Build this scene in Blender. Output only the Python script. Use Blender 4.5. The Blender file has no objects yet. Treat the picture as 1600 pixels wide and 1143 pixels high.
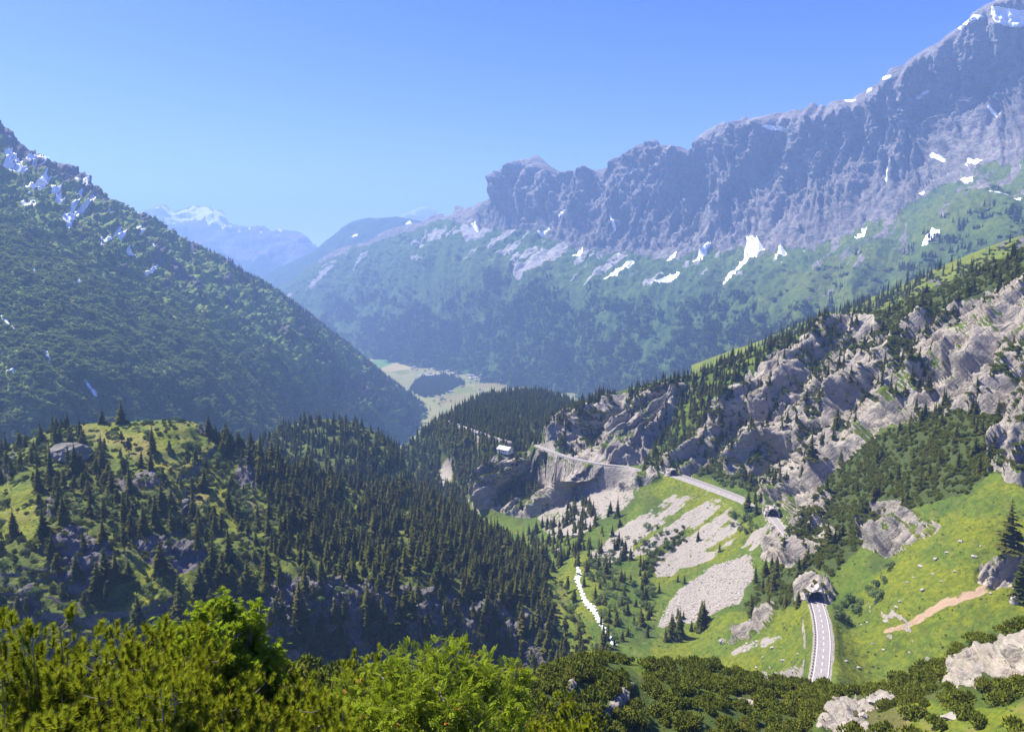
import bpy, bmesh, math, random
import numpy as np
from mathutils import Vector, Matrix

# ------------------------------------------------------------------ camera, sky, sun, exposure
scene = bpy.context.scene
R = math.radians
W0, H0, F0 = 1600.0, 1143.0, 1150.0          # photograph size and focal length in its pixels
CAMZ = 1000.0                                # camera height, metres above datum
PITCH = math.atan((H0 / 2 - 420.0) / F0)     # horizon lies at row 420
CP, SP = math.cos(PITCH), math.sin(PITCH)

cam_data = bpy.data.cameras.new('camera')
cam_data.sensor_width = 36.0
cam_data.lens = 36.0 * F0 / W0
cam_data.clip_start = 0.3
cam_data.clip_end = 120000.0
cam = bpy.data.objects.new('camera', cam_data)
scene.collection.objects.link(cam)
cam.location = (0, 0, CAMZ)
cam.rotation_euler = (math.pi / 2 - PITCH, 0, 0)
scene.camera = cam

SUN_AZ, SUN_EL = -62.0, 54.0                 # degrees from the view direction (minus = left), elevation
world = bpy.data.worlds.new('World')
scene.world = world
world.use_nodes = True
wn, wl = world.node_tree.nodes, world.node_tree.links
wn.clear()
sky = wn.new('ShaderNodeTexSky')
sky.sky_type = 'NISHITA'
sky.sun_disc = False
sky.sun_elevation = R(SUN_EL)
sky.sun_rotation = R(SUN_AZ)
sky.altitude = 1900.0
sky.air_density = 1.0
sky.dust_density = 2.0
sky.ozone_density = 2.2
wbg = wn.new('ShaderNodeBackground')
wbg.inputs['Strength'].default_value = 0.105
wout = wn.new('ShaderNodeOutputWorld')
whs = wn.new('ShaderNodeHueSaturation')
whs.inputs['Saturation'].default_value = 1.5
whs.inputs['Hue'].default_value = 0.538
wl.new(sky.outputs[0], whs.inputs['Color'])
wl.new(whs.outputs[0], wbg.inputs['Color'])
wl.new(wbg.outputs[0], wout.inputs['Surface'])

sun_data = bpy.data.lights.new('sun', 'SUN')
sun_data.energy = 5.0
sun_data.angle = R(0.5)
sun_data.color = (1.0, 0.935, 0.82)
sun = bpy.data.objects.new('sun', sun_data)
scene.collection.objects.link(sun)
sdir = Vector((math.sin(R(SUN_AZ)) * math.cos(R(SUN_EL)), math.cos(R(SUN_AZ)) * math.cos(R(SUN_EL)), math.sin(R(SUN_EL))))
sun.rotation_euler = (-sdir).to_track_quat('-Z', 'Y').to_euler()
sun.location = sdir * 3000 + Vector((0, 0, CAMZ))

scene.view_settings.view_transform = 'Standard'
scene.view_settings.look = 'None'
scene.view_settings.gamma = 1.0
scene.view_settings.exposure = 1.45
scene.view_settings.use_curve_mapping = False
scene.render.engine = 'CYCLES'
cy = scene.cycles
cy.use_denoising = True
cy.denoising_prefilter = 'NONE'
cy.max_bounces = 5
cy.diffuse_bounces = 2
cy.glossy_bounces = 1
cy.transmission_bounces = 2
cy.volume_bounces = 0
cy.transparent_max_bounces = 6
cy.sample_clamp_indirect = 6.0
HAZE_DENSITY = 1.25e-4

# ------------------------------------------------------------------ numeric helpers
rng = np.random.default_rng(11)
_perm = np.random.default_rng(5).permutation(256).astype(np.int32)
_perm = np.concatenate([_perm, _perm, _perm])
_g = np.random.default_rng(6).normal(size=(256, 3))
_grad = (_g / np.linalg.norm(_g, axis=1)[:, None]).astype(np.float32)

def perlin(P):
    P = np.asarray(P, dtype=np.float32)
    fl = np.floor(P)
    i = fl.astype(np.int32) & 255
    f = P - fl
    u = f * f * f * (f * (f * 6 - 15) + 10)
    out = 0
    for a in (0, 1):
        wa = u[:, 0] if a else 1 - u[:, 0]
        ha = _perm[(i[:, 0] + a) & 255]
        for b in (0, 1):
            wb = u[:, 1] if b else 1 - u[:, 1]
            hb = _perm[(ha + i[:, 1] + b) & 255]
            for c in (0, 1):
                wc = u[:, 2] if c else 1 - u[:, 2]
                g = _grad[_perm[(hb + i[:, 2] + c) & 255]]
                d = g[:, 0] * (f[:, 0] - a) + g[:, 1] * (f[:, 1] - b) + g[:, 2] * (f[:, 2] - c)
                out = out + wa * wb * wc * d
    return out * 1.6

def fbm(P, octv=4, gain=0.5, ridged=False):
    P = np.asarray(P, dtype=np.float32)
    s, a, n = 0, 1.0, 0
    for k in range(octv):
        v = perlin(P * (2.03 ** k) + 17.3 * k)
        if ridged:
            v = 1 - 2 * np.abs(v)
        s = s + a * v
        n += a
        a *= gain
    return s / n

def hash3(a, b, c):
    return _perm[(_perm[(_perm[a & 255] + b) & 255] + c) & 255] / 255.0
def blocks(P, lam, axes=None, warp=0.35, seed=0):
    """broken rock: every cell of a skewed lattice is pushed out by its own amount and tilted"""
    P = np.asarray(P, np.float32)
    lam = np.asarray(lam, np.float32)
    Q = P if axes is None else P @ np.asarray(axes, np.float32).T
    Q = Q / lam
    if warp:
        w = P / float(lam.mean() * 2.2)
        Q = Q + warp * np.stack([perlin(w + 3.1 + seed), perlin(w + 9.7 + seed), perlin(w + 21.3 + seed)], 1)
    fl = np.floor(Q)
    c = fl.astype(np.int32) + int(seed * 31)
    f = Q - fl - 0.5
    h = hash3(c[:, 0], c[:, 1], c[:, 2]) - 0.5
    t = sum(f[:, i] * (hash3(c[:, (i + 1) % 3] + 7 * i, c[:, i] + 3, c[:, (i + 2) % 3] + 11) - 0.5) for i in range(3))
    return h + t * 1.1

def n2(px, py, scale, octv=3, seed=0.0):
    return fbm(np.stack([px / scale, py / scale, np.full_like(px, seed * 7.7 + 0.37)], 1), octv)

def sstep(a, b, x):
    t = np.clip((x - a) / (b - a), 0, 1)
    return t * t * (3 - 2 * t)

def unproject(px, py, Y):
    """pixel of the photograph + distance along the view axis on the ground (world y) -> world point"""
    px, py, Y = np.broadcast_arrays(np.asarray(px, float), np.asarray(py, float), np.asarray(Y, float))
    cx = (px - W0 / 2) / F0
    cyy = (H0 / 2 - py) / F0
    dy = CP + cyy * SP
    dz = -SP + cyy * CP
    k = Y / dy
    return np.stack([cx * k, Y, CAMZ + dz * k], -1)

def project(P):
    P = np.asarray(P, float)
    x, y, z = P[..., 0], P[..., 1], P[..., 2] - CAMZ
    d = y * CP - z * SP
    u = y * SP + z * CP
    d = np.where(np.abs(d) < 1e-6, 1e-6, d)
    return W0 / 2 + F0 * x / d, H0 / 2 - F0 * u / d, d

def rbf_fit(pts):
    pts = np.asarray(pts, float)
    X = pts[:, :2] / 100.0
    w = 1000.0 / pts[:, 2]
    D = np.sqrt(((X[:, None] - X[None]) ** 2).sum(-1) + 0.10)
    n = len(X)
    A = np.zeros((n + 3, n + 3))
    A[:n, :n] = D - np.eye(n) * 0.01
    A[:n, n] = A[n, :n] = 1
    A[:n, n + 1:] = X
    A[n + 1:, :n] = X.T
    sol = np.linalg.solve(A, np.concatenate([w, [0, 0, 0]]))
    lo, hi = w.min() * 0.92, w.max() * 1.08
    def ev(px, py):
        q = np.stack([px, py], 1) / 100.0
        o = sol[n] + q @ sol[n + 1:]
        for k in range(n):
            o = o + sol[k] * np.sqrt(((q - X[k]) ** 2).sum(1) + 0.10)
        return 1000.0 / np.clip(o, lo, hi)
    return ev

def in_poly(px, py, poly):
    poly = np.asarray(poly, float)
    x0, y0 = poly[:, 0], poly[:, 1]
    x1, y1 = np.roll(x0, -1), np.roll(y0, -1)
    ins = np.zeros(px.shape, bool)
    for a, b, c, d in zip(x0, y0, x1, y1):
        if b == d:
            continue
        cond = (b > py) != (d > py)
        ins ^= cond & (px < (c - a) * (py - b) / (d - b) + a)
    return ins

def grid_blur(M, shape, k=1):
    M = M.reshape(shape)
    for _ in range(k):
        A = np.pad(M, ((1, 1), (1, 1)), mode='edge')
        M = (A[:-2, 1:-1] + A[2:, 1:-1] + A[1:-1, :-2] + A[1:-1, 2:] + 2 * A[1:-1, 1:-1]) / 6
    return M.ravel()

# ------------------------------------------------------------------ object helpers
col = scene.collection

def tag(o, label=None, cat=None, group=None, kind=None):
    if label: o['label'] = label
    if cat: o['category'] = cat
    if group: o['group'] = group
    if kind: o['kind'] = kind
    return o

def link(name, me, parent=None, mat=None):
    o = bpy.data.objects.new(name, me)
    col.objects.link(o)
    if parent is not None:
        o.parent = parent
    if mat is not None and me is not None and not me.materials:
        me.materials.append(mat)
    return o

def empty(name, loc=(0, 0, 0), rz=0.0):
    o = bpy.data.objects.new(name, None)
    o.empty_display_size = 0.5
    col.objects.link(o)
    o.location = loc
    o.rotation_euler = (0, 0, rz)
    return o

def copy_tree(o, parent=None):
    c = o.copy()
    col.objects.link(c)
    c.parent = parent
    for ch in o.children:
        copy_tree(ch, c)
    return c

def mesh_np(name, V, Fc, smooth=True, mat_idx=None):
    """V (n,3), Fc (m,3 or 4) arrays -> mesh"""
    V = np.asarray(V, np.float32)
    Fc = np.asarray(Fc, np.int32)
    me = bpy.data.meshes.new(name)
    m, k = Fc.shape
    me.vertices.add(len(V))
    me.vertices.foreach_set('co', V.ravel())
    me.loops.add(m * k)
    me.loops.foreach_set('vertex_index', Fc.ravel())
    me.polygons.add(m)
    me.polygons.foreach_set('loop_start', np.arange(0, m * k, k, dtype=np.int32))
    me.polygons.foreach_set('loop_total', np.full(m, k, np.int32))
    me.polygons.foreach_set('use_smooth', np.full(m, bool(smooth)))
    if mat_idx is not None:
        me.polygons.foreach_set('material_index', np.asarray(mat_idx, np.int32))
    me.update()
    me.validate()
    return me

def attr_color(me, name, C):
    a = me.attributes.new(name, 'FLOAT_COLOR', 'POINT')
    a.data.foreach_set('color', np.asarray(C, np.float32).ravel())

# ------------------------------------------------------------------ node helpers
class NT:
    def __init__(s, name):
        s.mat = bpy.data.materials.new(name)
        s.mat.use_nodes = True
        s.n, s.l = s.mat.node_tree.nodes, s.mat.node_tree.links
        s.n.clear()
        s.out = s.n.new('ShaderNodeOutputMaterial')
    def set(s, sock, v):
        if isinstance(v, bpy.types.NodeSocket):
            s.l.new(v, sock)
        elif isinstance(v, (tuple, list)) and len(v) == 3 and sock.type == 'RGBA':
            sock.default_value = (*v, 1)
        else:
            sock.default_value = v
    def noise(s, vec, scale, detail=4, rough=0.55, dist=0.0):
        n = s.n.new('ShaderNodeTexNoise')
        if vec is not None: s.l.new(vec, n.inputs['Vector'])
        n.inputs['Scale'].default_value = scale
        n.inputs['Detail'].default_value = detail
        n.inputs['Roughness'].default_value = rough
        n.inputs['Distortion'].default_value = dist
        return n.outputs['Fac']
    def voro(s, vec, scale, feature='F1', out='Distance'):
        n = s.n.new('ShaderNodeTexVoronoi')
        n.feature = feature
        if vec is not None: s.l.new(vec, n.inputs['Vector'])
        n.inputs['Scale'].default_value = scale
        return n.outputs[out]
    def math(s, op, a, b=0.0, c=0.0):
        n = s.n.new('ShaderNodeMath')
        n.operation = op
        s.set(n.inputs[0], a); s.set(n.inputs[1], b); s.set(n.inputs[2], c)
        return n.outputs[0]
    def ramp(s, x, lo, hi, a=0.0, b=1.0):
        n = s.n.new('ShaderNodeMapRange')
        n.interpolation_type = 'SMOOTHSTEP'
        s.set(n.inputs[0], x); s.set(n.inputs[1], lo); s.set(n.inputs[2], hi); s.set(n.inputs[3], a); s.set(n.inputs[4], b)
        return n.outputs[0]
    def mix(s, fac, a, b, mode='MIX'):
        n = s.n.new('ShaderNodeMix')
        n.data_type = 'RGBA'
        n.blend_type = mode
        s.set(n.inputs[0], fac); s.set(n.inputs[6], a); s.set(n.inputs[7], b)
        return n.outputs[2]
    def mapping(s, vec, scale=(1, 1, 1), rot=(0, 0, 0)):
        n = s.n.new('ShaderNodeMapping')
        s.l.new(vec, n.inputs[0])
        n.inputs['Scale'].default_value = scale
        n.inputs['Rotation'].default_value = rot
        return n.outputs[0]
    def attr(s, name):
        n = s.n.new('ShaderNodeAttribute')
        n.attribute_name = name
        sep = s.n.new('ShaderNodeSeparateColor')
        s.l.new(n.outputs['Color'], sep.inputs[0])
        return sep.outputs[0], sep.outputs[1], sep.outputs[2], n.outputs['Alpha']
    def coord(s):
        return s.n.new('ShaderNodeTexCoord').outputs['Object']
    def bump(s, h, strength, dist):
        n = s.n.new('ShaderNodeBump')
        n.inputs['Strength'].default_value = strength
        n.inputs['Distance'].default_value = dist
        s.l.new(h, n.inputs['Height'])
        return n.outputs[0]
    def principled(s, base, rough=0.9, normal=None, spec=0.2, **kw):
        n = s.n.new('ShaderNodeBsdfPrincipled')
        s.set(n.inputs['Base Color'], base)
        s.set(n.inputs['Roughness'], rough)
        n.inputs['Specular IOR Level'].default_value = spec
        if normal is not None: s.l.new(normal, n.inputs['Normal'])
        for k, v in kw.items(): s.set(n.inputs[k], v)
        s.l.new(n.outputs[0], s.out.inputs[0])
        return n

def terrain_mat(name, S, grass_a, grass_b, rock_a, rock_b, scree, strata=0.35, bump=1.0, tuss=1.0, rib=None):
    """S = size in metres of the mid detail; masks: R rock, G scree, B snow, A dry ; mask2: R scrub, G lush"""
    t = NT(name)
    co = t.coord()
    rk, sc, sn, dry = t.attr('mask')
    scrub, lush, soil, _ = t.attr('mask2')
    n_mid = t.noise(co, 1.0 / S, 6, 0.6)
    n_big = t.noise(co, 0.22 / S, 4, 0.55)
    n_fine = t.noise(co, 5.0 / S, 5, 0.65)
    if rib is None:
        stretched = t.mapping(co, (1, 1, 1.7), (0.12, 0.28, 0.3))
    else:
        cb = t.n.new('ShaderNodeCombineXYZ')
        for i, (v, k) in enumerate(rib):
            dp = t.n.new('ShaderNodeVectorMath'); dp.operation = 'DOT_PRODUCT'
            t.l.new(co, dp.inputs[0]); dp.inputs[1].default_value = tuple(c * k for c in v)
            t.l.new(dp.outputs['Value'], cb.inputs[i])
        stretched = cb.outputs[0]
    n_str = t.noise(stretched, 1.3 / S, 7, 0.68, 0.4)
    crack = t.voro(t.mapping(co, (1, 1, 0.45), (0.3, -0.4, 0.2)), 0.8 / S, 'DISTANCE_TO_EDGE')
    n_tuf = t.noise(co, 2.3 / S, 6, 0.7)
    g = t.mix(t.ramp(n_tuf, 0.35, 0.65), grass_a, grass_b)
    g = t.mix(t.ramp(n_big, 0.45, 0.65, 0.0, 0.6), g, tuple(c * k for c, k in zip(grass_b, (0.75, 0.85, 1.1))))
    g = t.mix(t.math('MULTIPLY', lush, 0.85), g, t.mix(t.ramp(n_big, 0.4, 0.62, 0.0, 0.75), t.mix(t.ramp(n_tuf, 0.34, 0.66), (0.20, 0.205, 0.012), (0.095, 0.125, 0.013)), t.mix(t.ramp(n_tuf, 0.34, 0.66), (0.105, 0.155, 0.020), (0.052, 0.088, 0.016))))
    g = t.mix(t.math('MULTIPLY', dry, t.ramp(n_mid, 0.25, 0.6, 0.4, 1.0)), g, t.mix(n_fine, (0.27, 0.20, 0.07), (0.16, 0.15, 0.045)))
    g = t.mix(t.math('MULTIPLY', scrub, t.ramp(n_fine, 0.3, 0.6, 0.5, 1.0)), g, t.mix(n_fine, (0.028, 0.042, 0.014), (0.065, 0.085, 0.02)))
    r = t.mix(t.ramp(n_str, 0.32, 0.68), rock_a, rock_b)
    r = t.mix(t.ramp(n_big, 0.42, 0.62, 0.0, 0.45), r, t.mix(n_fine, (rock_b[0] * .62, rock_b[1] * .6, rock_b[2] * .6), rock_b))
    r = t.mix(t.ramp(n_fine, 0.55, 0.72, 0.0, 0.5), r, tuple(c * 0.5 for c in rock_a))
    s = t.mix(t.ramp(n_fine, 0.3, 0.7), tuple(c * 0.72 for c in scree), scree)
    s = t.mix(t.ramp(n_big, 0.4, 0.7, 0.0, 0.4), s, tuple(c * 0.75 for c in scree))
    so = t.mix(n_fine, (0.30, 0.20, 0.12), (0.42, 0.31, 0.20))
    k_r = t.ramp(t.math('ADD', rk, t.math('ADD', t.math('MULTIPLY', t.math('SUBTRACT', n_mid, 0.5), 1.1), t.math('MULTIPLY', t.math('SUBTRACT', n_tuf, 0.5), 0.9))), 0.45, 0.55)
    k_s = t.ramp(t.math('ADD', sc, t.math('ADD', t.math('MULTIPLY', t.math('SUBTRACT', n_mid, 0.5), 1.0), t.math('MULTIPLY', t.math('SUBTRACT', n_tuf, 0.5), 0.9))), 0.43, 0.57)
    k_n = t.ramp(t.math('ADD', sn, t.math('ADD', t.math('MULTIPLY', t.math('SUBTRACT', n_mid, 0.5), 0.6), t.math('MULTIPLY', t.math('SUBTRACT', n_tuf, 0.5), 0.8))), 0.42, 0.50)
    k_o = t.ramp(t.math('ADD', soil, t.math('ADD', t.math('MULTIPLY', t.math('SUBTRACT', n_mid, 0.5), 0.9), t.math('MULTIPLY', t.math('SUBTRACT', n_tuf, 0.5), 0.9))), 0.38, 0.55)
    c = t.mix(k_s, g, s)
    c = t.mix(k_o, c, so)
    c = t.mix(k_r, c, r)
    c = t.mix(k_n, c, (0.83, 0.85, 0.88))
    h_r = t.math('ADD', t.math('MULTIPLY', n_str, 1.0), t.math('MULTIPLY', t.ramp(crack, 0.0, 0.10), 0.08))
    h_g = t.math('MULTIPLY', n_tuf, 0.75 * tuss)
    h = t.math('ADD', t.math('MULTIPLY', h_r, k_r), t.math('MULTIPLY', h_g, t.math('SUBTRACT', 1.0, k_r)))
    h = t.math('MULTIPLY', h, t.math('SUBTRACT', 1.0, t.math('MULTIPLY', k_n, 0.8)))
    nb = t.bump(h, min(1.0, 0.75 * bump), S * 0.55)
    t.principled(c, 0.92, nb, 0.12)
    return t.mat

# ------------------------------------------------------------------ terrain patches
PATCHES = {}

class Patch:
    pass

def patch(name, label_kind, crest, bottom, ctrl, x0, x1, step, back, disp, masks, mat, smooth_disp=0, auto_rock=None, mask_fn=None, carve=None, warp=7.0, soft=5, holes=None):
    px = np.arange(x0, x1 + step, step)
    cr, bt = np.asarray(crest, float), np.asarray(bottom, float)
    ct = np.interp(px, cr[:, 0], cr[:, 1])
    cb = np.interp(px, bt[:, 0], bt[:, 1])
    nr = int(np.ceil((cb - ct).max() / step)) + 1
    T = np.linspace(0, 1, nr)
    PY = ct[None] + (cb - ct)[None] * T[:, None]
    PX = np.broadcast_to(px[None], PY.shape).copy()
    ev = rbf_fit(ctrl)
    Y = ev(PX.ravel(), PY.ravel()).reshape(PX.shape)
    P = unproject(PX, PY, Y)
    rows = []
    top = P[0]
    hdir = top[:, :2] / np.linalg.norm(top[:, :2], axis=1)[:, None]
    for d, dz in back[::-1]:
        q = top.copy()
        q[:, :2] += hdir * d
        q[:, 2] -= dz
        rows.append(q)
    nb = len(back)
    if nb:
        P = np.concatenate([np.stack(rows), P], 0)
        PX = np.concatenate([np.repeat(PX[:1], nb, 0), PX], 0)
        PY = np.concatenate([np.repeat(PY[:1], nb, 0), PY], 0)
    shape = PX.shape
    def normals(P):
        du = np.gradient(P, axis=1)
        dv = np.gradient(P, axis=0)
        N = np.cross(dv, du)
        N /= np.linalg.norm(N, axis=2)[..., None] + 1e-9
        N[N[..., 2] < 0] *= -1 if False else 1
        return N
    N = normals(P)
    if N[shape[0] // 2:, :, 2].mean() < 0:
        N = -N
    o = Patch()
    o.name, o.shape, o.nb = name, shape, nb
    o.pix = np.stack([PX.ravel(), PY.ravel()], 1)
    tt = np.zeros(shape)
    tt[nb:] = (PY[nb:] - ct[None])
    o.below = tt.ravel()                      # pixels under the crest
    pxf, pyf = o.pix[:, 0], o.pix[:, 1]
    wx = pxf + warp * (n2(pxf, pyf, 24, 4, 1) * 1.3 + 1.5 * n2(pxf, pyf, 80, 2, 11))
    wy = pyf + warp * (n2(pxf, pyf, 24, 4, 2) * 1.3 + 1.5 * n2(pxf, pyf, 80, 2, 12))
    M = {}
    for kind, val, poly in masks:
        m = in_poly(wx, wy, poly).astype(np.float32) * val
        M[kind] = np.maximum(M.get(kind, 0), m) if val >= 0 else np.where(m < 0, 0, M.get(kind, np.zeros_like(m)))
    for k in list(M):
        M[k] = grid_blur(M[k], shape, 2 if k == 'snow' else (soft + 4 if k in ('scree', 'soil') else soft))
    z = np.zeros(len(pxf), np.float32)
    for k in ('rock', 'scree', 'snow', 'dry', 'scrub', 'lush', 'soil'):
        M.setdefault(k, z)
    M['rock_soft'] = grid_blur(M['rock'], shape, 7)
    Pf, Nf = P.reshape(-1, 3), N.reshape(-1, 3)
    if disp is not None:
        Pf = Pf + disp(Pf, Nf, o.pix, o.below, M)
    if carve is not None:
        Pf = carve(Pf, o)
    P = Pf.reshape(shape + (3,))
    N = normals(P)
    if N[shape[0] // 2:, :, 2].mean() < 0:
        N = -N
    o.P, o.N, o.M = Pf, N.reshape(-1, 3), M
    if auto_rock is not None:
        a, b = auto_rock
        st = sstep(a, b, 1 - o.N[:, 2])
        M['rock'] = np.maximum(M['rock'], st * (1 - M['snow']) * (1 - M['scree'] * 0.8))
    if mask_fn is not None:
        mask_fn(o)
    r, c = shape
    idx = np.arange(r * c).reshape(r, c)
    Fc = np.stack([idx[:-1, :-1], idx[1:, :-1], idx[1:, 1:], idx[:-1, 1:]], -1).reshape(-1, 4)
    if holes is not None:
        Fc = holes(o, Fc)
    me = mesh_np(name, o.P, Fc)
    attr_color(me, 'mask', np.stack([M['rock'], M['scree'], M['snow'], M['dry']], 1))
    attr_color(me, 'mask2', np.stack([M['scrub'], M['lush'], M['soil'], np.ones_like(z)], 1))
    o.F = Fc
    o.obj = link(name, me, None, mat)
    tag(o.obj, kind='structure')
    PATCHES[name] = o
    return o

def pt_on(o, px, py):
    """world point of a patch at a pixel (nearest grid vertex, front side)"""
    sl = slice(o.nb * o.shape[1], None)
    X, Yv, _ = project(o.P[sl])
    d = (X - px) ** 2 + (Yv - py) ** 2
    near = np.where(d < d.min() + 9)[0]
    k = near[np.argmin(o.P[sl][near, 1])]
    return o.P[sl][k]
# ------------------------------------------------------------------ road course (pixels of the photograph + height below the camera)
def at_height(px, py, drop):
    cyy = (H0 / 2 - py) / F0
    dy, dz = CP + cyy * SP, -SP + cyy * CP
    return unproject(px, py, -drop * dy / dz)

ROADS = {
    'near': [(1277, 1085, 181), (1284, 1042, 182.5), (1287, 1000, 184), (1283, 965, 186), (1275, 938, 188), (1266, 912, 190)],
    'gap': [(1232, 838, 197), (1216, 818, 199), (1207, 806, 200), (1198, 792, 201)],
    'middle': [(1180, 793, 202), (1160, 783, 203), (1125, 769, 204), (1090, 756, 204.6), (1065, 747, 205), (1051, 742, 205.4), (1034, 735.5, 206)],
    'bend': [(996, 733.5, 208), (975, 728.5, 209), (940, 724.5, 210), (900, 716.5, 211.4), (870, 707.5, 212.6), (848, 699, 213.6), (836, 690, 214.2)],
    'far': [(796, 690, 217), (770, 682, 220), (740, 672, 225), (715, 663, 229), (692, 655, 233)],
}

def resample(pts, n_per=12):
    """Catmull-Rom through the points"""
    p = np.asarray(pts, float)
    p = np.vstack([2 * p[0] - p[1], p, 2 * p[-1] - p[-2]])
    out = []
    for i in range(1, len(p) - 2):
        a, b, c, d = p[i - 1:i + 3]
        for t in np.linspace(0, 1, n_per, endpoint=False):
            out.append(0.5 * ((2 * b) + (c - a) * t + (2 * a - 5 * b + 4 * c - d) * t * t + (3 * b - a - 3 * c + d) * t ** 3))
    out.append(p[-2])
    return np.array(out)

ROAD3 = {k: resample([at_height(*q) for q in v], 14) for k, v in ROADS.items()}
ROAD_HALF = 3.3

OPEN = {'near': (0, -14), 'gap': (0, -14), 'middle': (8, -14), 'bend': (0, None), 'far': (0, None)}    # samples that lie in the open, not in a tunnel
def carve_roads(keys, inner=4.0, outer=9.5):
    pts = np.concatenate([ROAD3[k][OPEN[k][0]:OPEN[k][1]] for k in keys])
    def f(P, o):
        P = P.copy()
        for k in range(0, len(P), 20000):
            q = P[k:k + 20000]
            d2 = ((q[:, None, :2] - pts[None, :, :2]) ** 2).sum(-1)
            j = d2.argmin(1)
            d = np.sqrt(d2[np.arange(len(q)), j])
            tz = pts[j, 2] - 0.25
            dz = q[:, 2] - tz
            hi = np.where(dz > 0, outer * 0.75, outer)
            w = 1 - sstep(inner, hi, d)
            w = np.where(np.abs(dz) > 45, 0, w)
            q[:, 2] += (tz - q[:, 2]) * w
            o.road_w = getattr(o, 'road_w', [])
            o.road_w.append(w)
        o.road_w = np.concatenate(o.road_w)
        return P
    return f

PORTALS = []          # foot point, unit direction into the rock, half width, height
for k, lab in (('near', 'dark tunnel mouth hewn in rock at the end of the near road'), ('gap', 'small dark tunnel mouth between pale rocks halfway up the slope'), ('middle', 'far tunnel mouth at the left end of the open road')):
    a, b = ROAD3[k][-15], ROAD3[k][-8]
    d = (b - a) * np.array([1, 1, 0]); d /= np.linalg.norm(d)
    PORTALS.append((a, d, {'near': 4.1, 'gap': 4.3, 'middle': 4.0}[k], {'near': 6.0, 'gap': 6.2, 'middle': 5.6}[k], lab))
def cut_portals(o, Fc):
    c = o.P[Fc].mean(1)
    bad = np.zeros(len(Fc), bool)
    for p, d, hw, hh, _ in PORTALS:
        r = c - p
        al = r[:, 0] * d[0] + r[:, 1] * d[1]
        la = -r[:, 0] * d[1] + r[:, 1] * d[0]
        h = r[:, 2]
        arch = (np.abs(la) < hw + 0.2) & (h > 0.15) & (h < hh * np.sqrt(np.clip(1 - (la / (hw + 0.6)) ** 2, 0.02, 1)) + 0.2)
        bad |= arch & (al > -6) & (al < 9)
    return Fc[~bad]

# ------------------------------------------------------------------ terrain materials
LIME = ((0.275, 0.25, 0.23), (0.13, 0.122, 0.12))
WARM = ((0.385, 0.345, 0.275), (0.24, 0.215, 0.175))
SCREE = (0.34, 0.305, 0.255)
m_far = terrain_mat('far_limestone', 420, (0.05, 0.085, 0.03), (0.035, 0.06, 0.025), *LIME, SCREE, bump=0.8)
m_massif = terrain_mat('massif_limestone', 85, (0.085, 0.14, 0.030), (0.055, 0.10, 0.026), *LIME, (0.40, 0.385, 0.37), bump=1.0)
m_left = terrain_mat('left_mountain_ground', 26, (0.19, 0.25, 0.05), (0.13, 0.18, 0.035), (0.17, 0.155, 0.145), (0.11, 0.10, 0.10), SCREE, bump=1.0)
m_hill = terrain_mat('hill_ground', 7, (0.165, 0.19, 0.020), (0.095, 0.125, 0.018), (0.20, 0.18, 0.165), (0.085, 0.08, 0.08), SCREE, bump=1.0)
m_right = terrain_mat('right_slope_ground', 7, (0.11, 0.15, 0.016), (0.065, 0.105, 0.015), *WARM, SCREE, bump=1.0, rib=(((-.78, -.12, -.61), .3), ((-.3, -.7, .6), 1.5), ((.5, -.7, -.5), 1.5)))
m_near = terrain_mat('near_slope_ground', 2.6, (0.10, 0.145, 0.015), (0.06, 0.10, 0.014), *WARM, SCREE, bump=1.0)

def along(P, dx, dy):
    n = math.hypot(dx, dy)
    dx, dy = dx / n, dy / n
    return P[:, 0] * dx + P[:, 1] * dy, -P[:, 0] * dy + P[:, 1] * dx

# ------------------------------------------------------------------ far snowy range
def disp_far(P, N, pix, below, M):
    s = fbm(P / np.array([900, 900, 1500.]), 5, 0.55, True)
    return N * (s * 230 * sstep(0, 14, below))[:, None]
def mask_far(o):
    px, py = o.pix.T
    n = n2(px, py, 9, 3, 4)
    band = sstep(0, 6, o.below) * (1 - sstep(22, 40, o.below)) * sstep(250, 275, px) * (1 - sstep(345, 362, px))
    M = o.M
    M['snow'] = np.clip(band * (0.75 + n * 1.1), 0, 1) + np.clip((1 - sstep(10, 24, o.below)) * (n > 0.28) * 0.9, 0, 1)
    M['snow'] = np.clip(M['snow'], 0, 1)
    M['rock'] = 1 - sstep(45, 80, o.below + n * 15)
patch('far_snowy_range', '', [(150, 372), (200, 345), (225, 329), (243, 322), (257, 318), (262, 322), (268, 331), (285, 326), (305, 320), (318, 321), (328, 322), (334, 329), (345, 327), (351, 333), (356, 347), (372, 352), (390, 354), (408, 352), (416, 354), (424, 362), (434, 358), (455, 360), (468, 362), (480, 370), (492, 383), (510, 392), (560, 402), (640, 408)],
      [(150, 470), (640, 470)],
      [(150, 372, 15500), (257, 318, 15000), (334, 329, 14800), (351, 333, 14400), (420, 358, 14000), (490, 383, 13500), (640, 408, 14000), (150, 470, 12500), (400, 470, 11500), (640, 470, 12000), (300, 400, 13800), (450, 410, 12900)],
      150, 640, 2.2, [(700, 500), (1800, 1500)], disp_far, [], m_far, mask_fn=mask_far)

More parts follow.
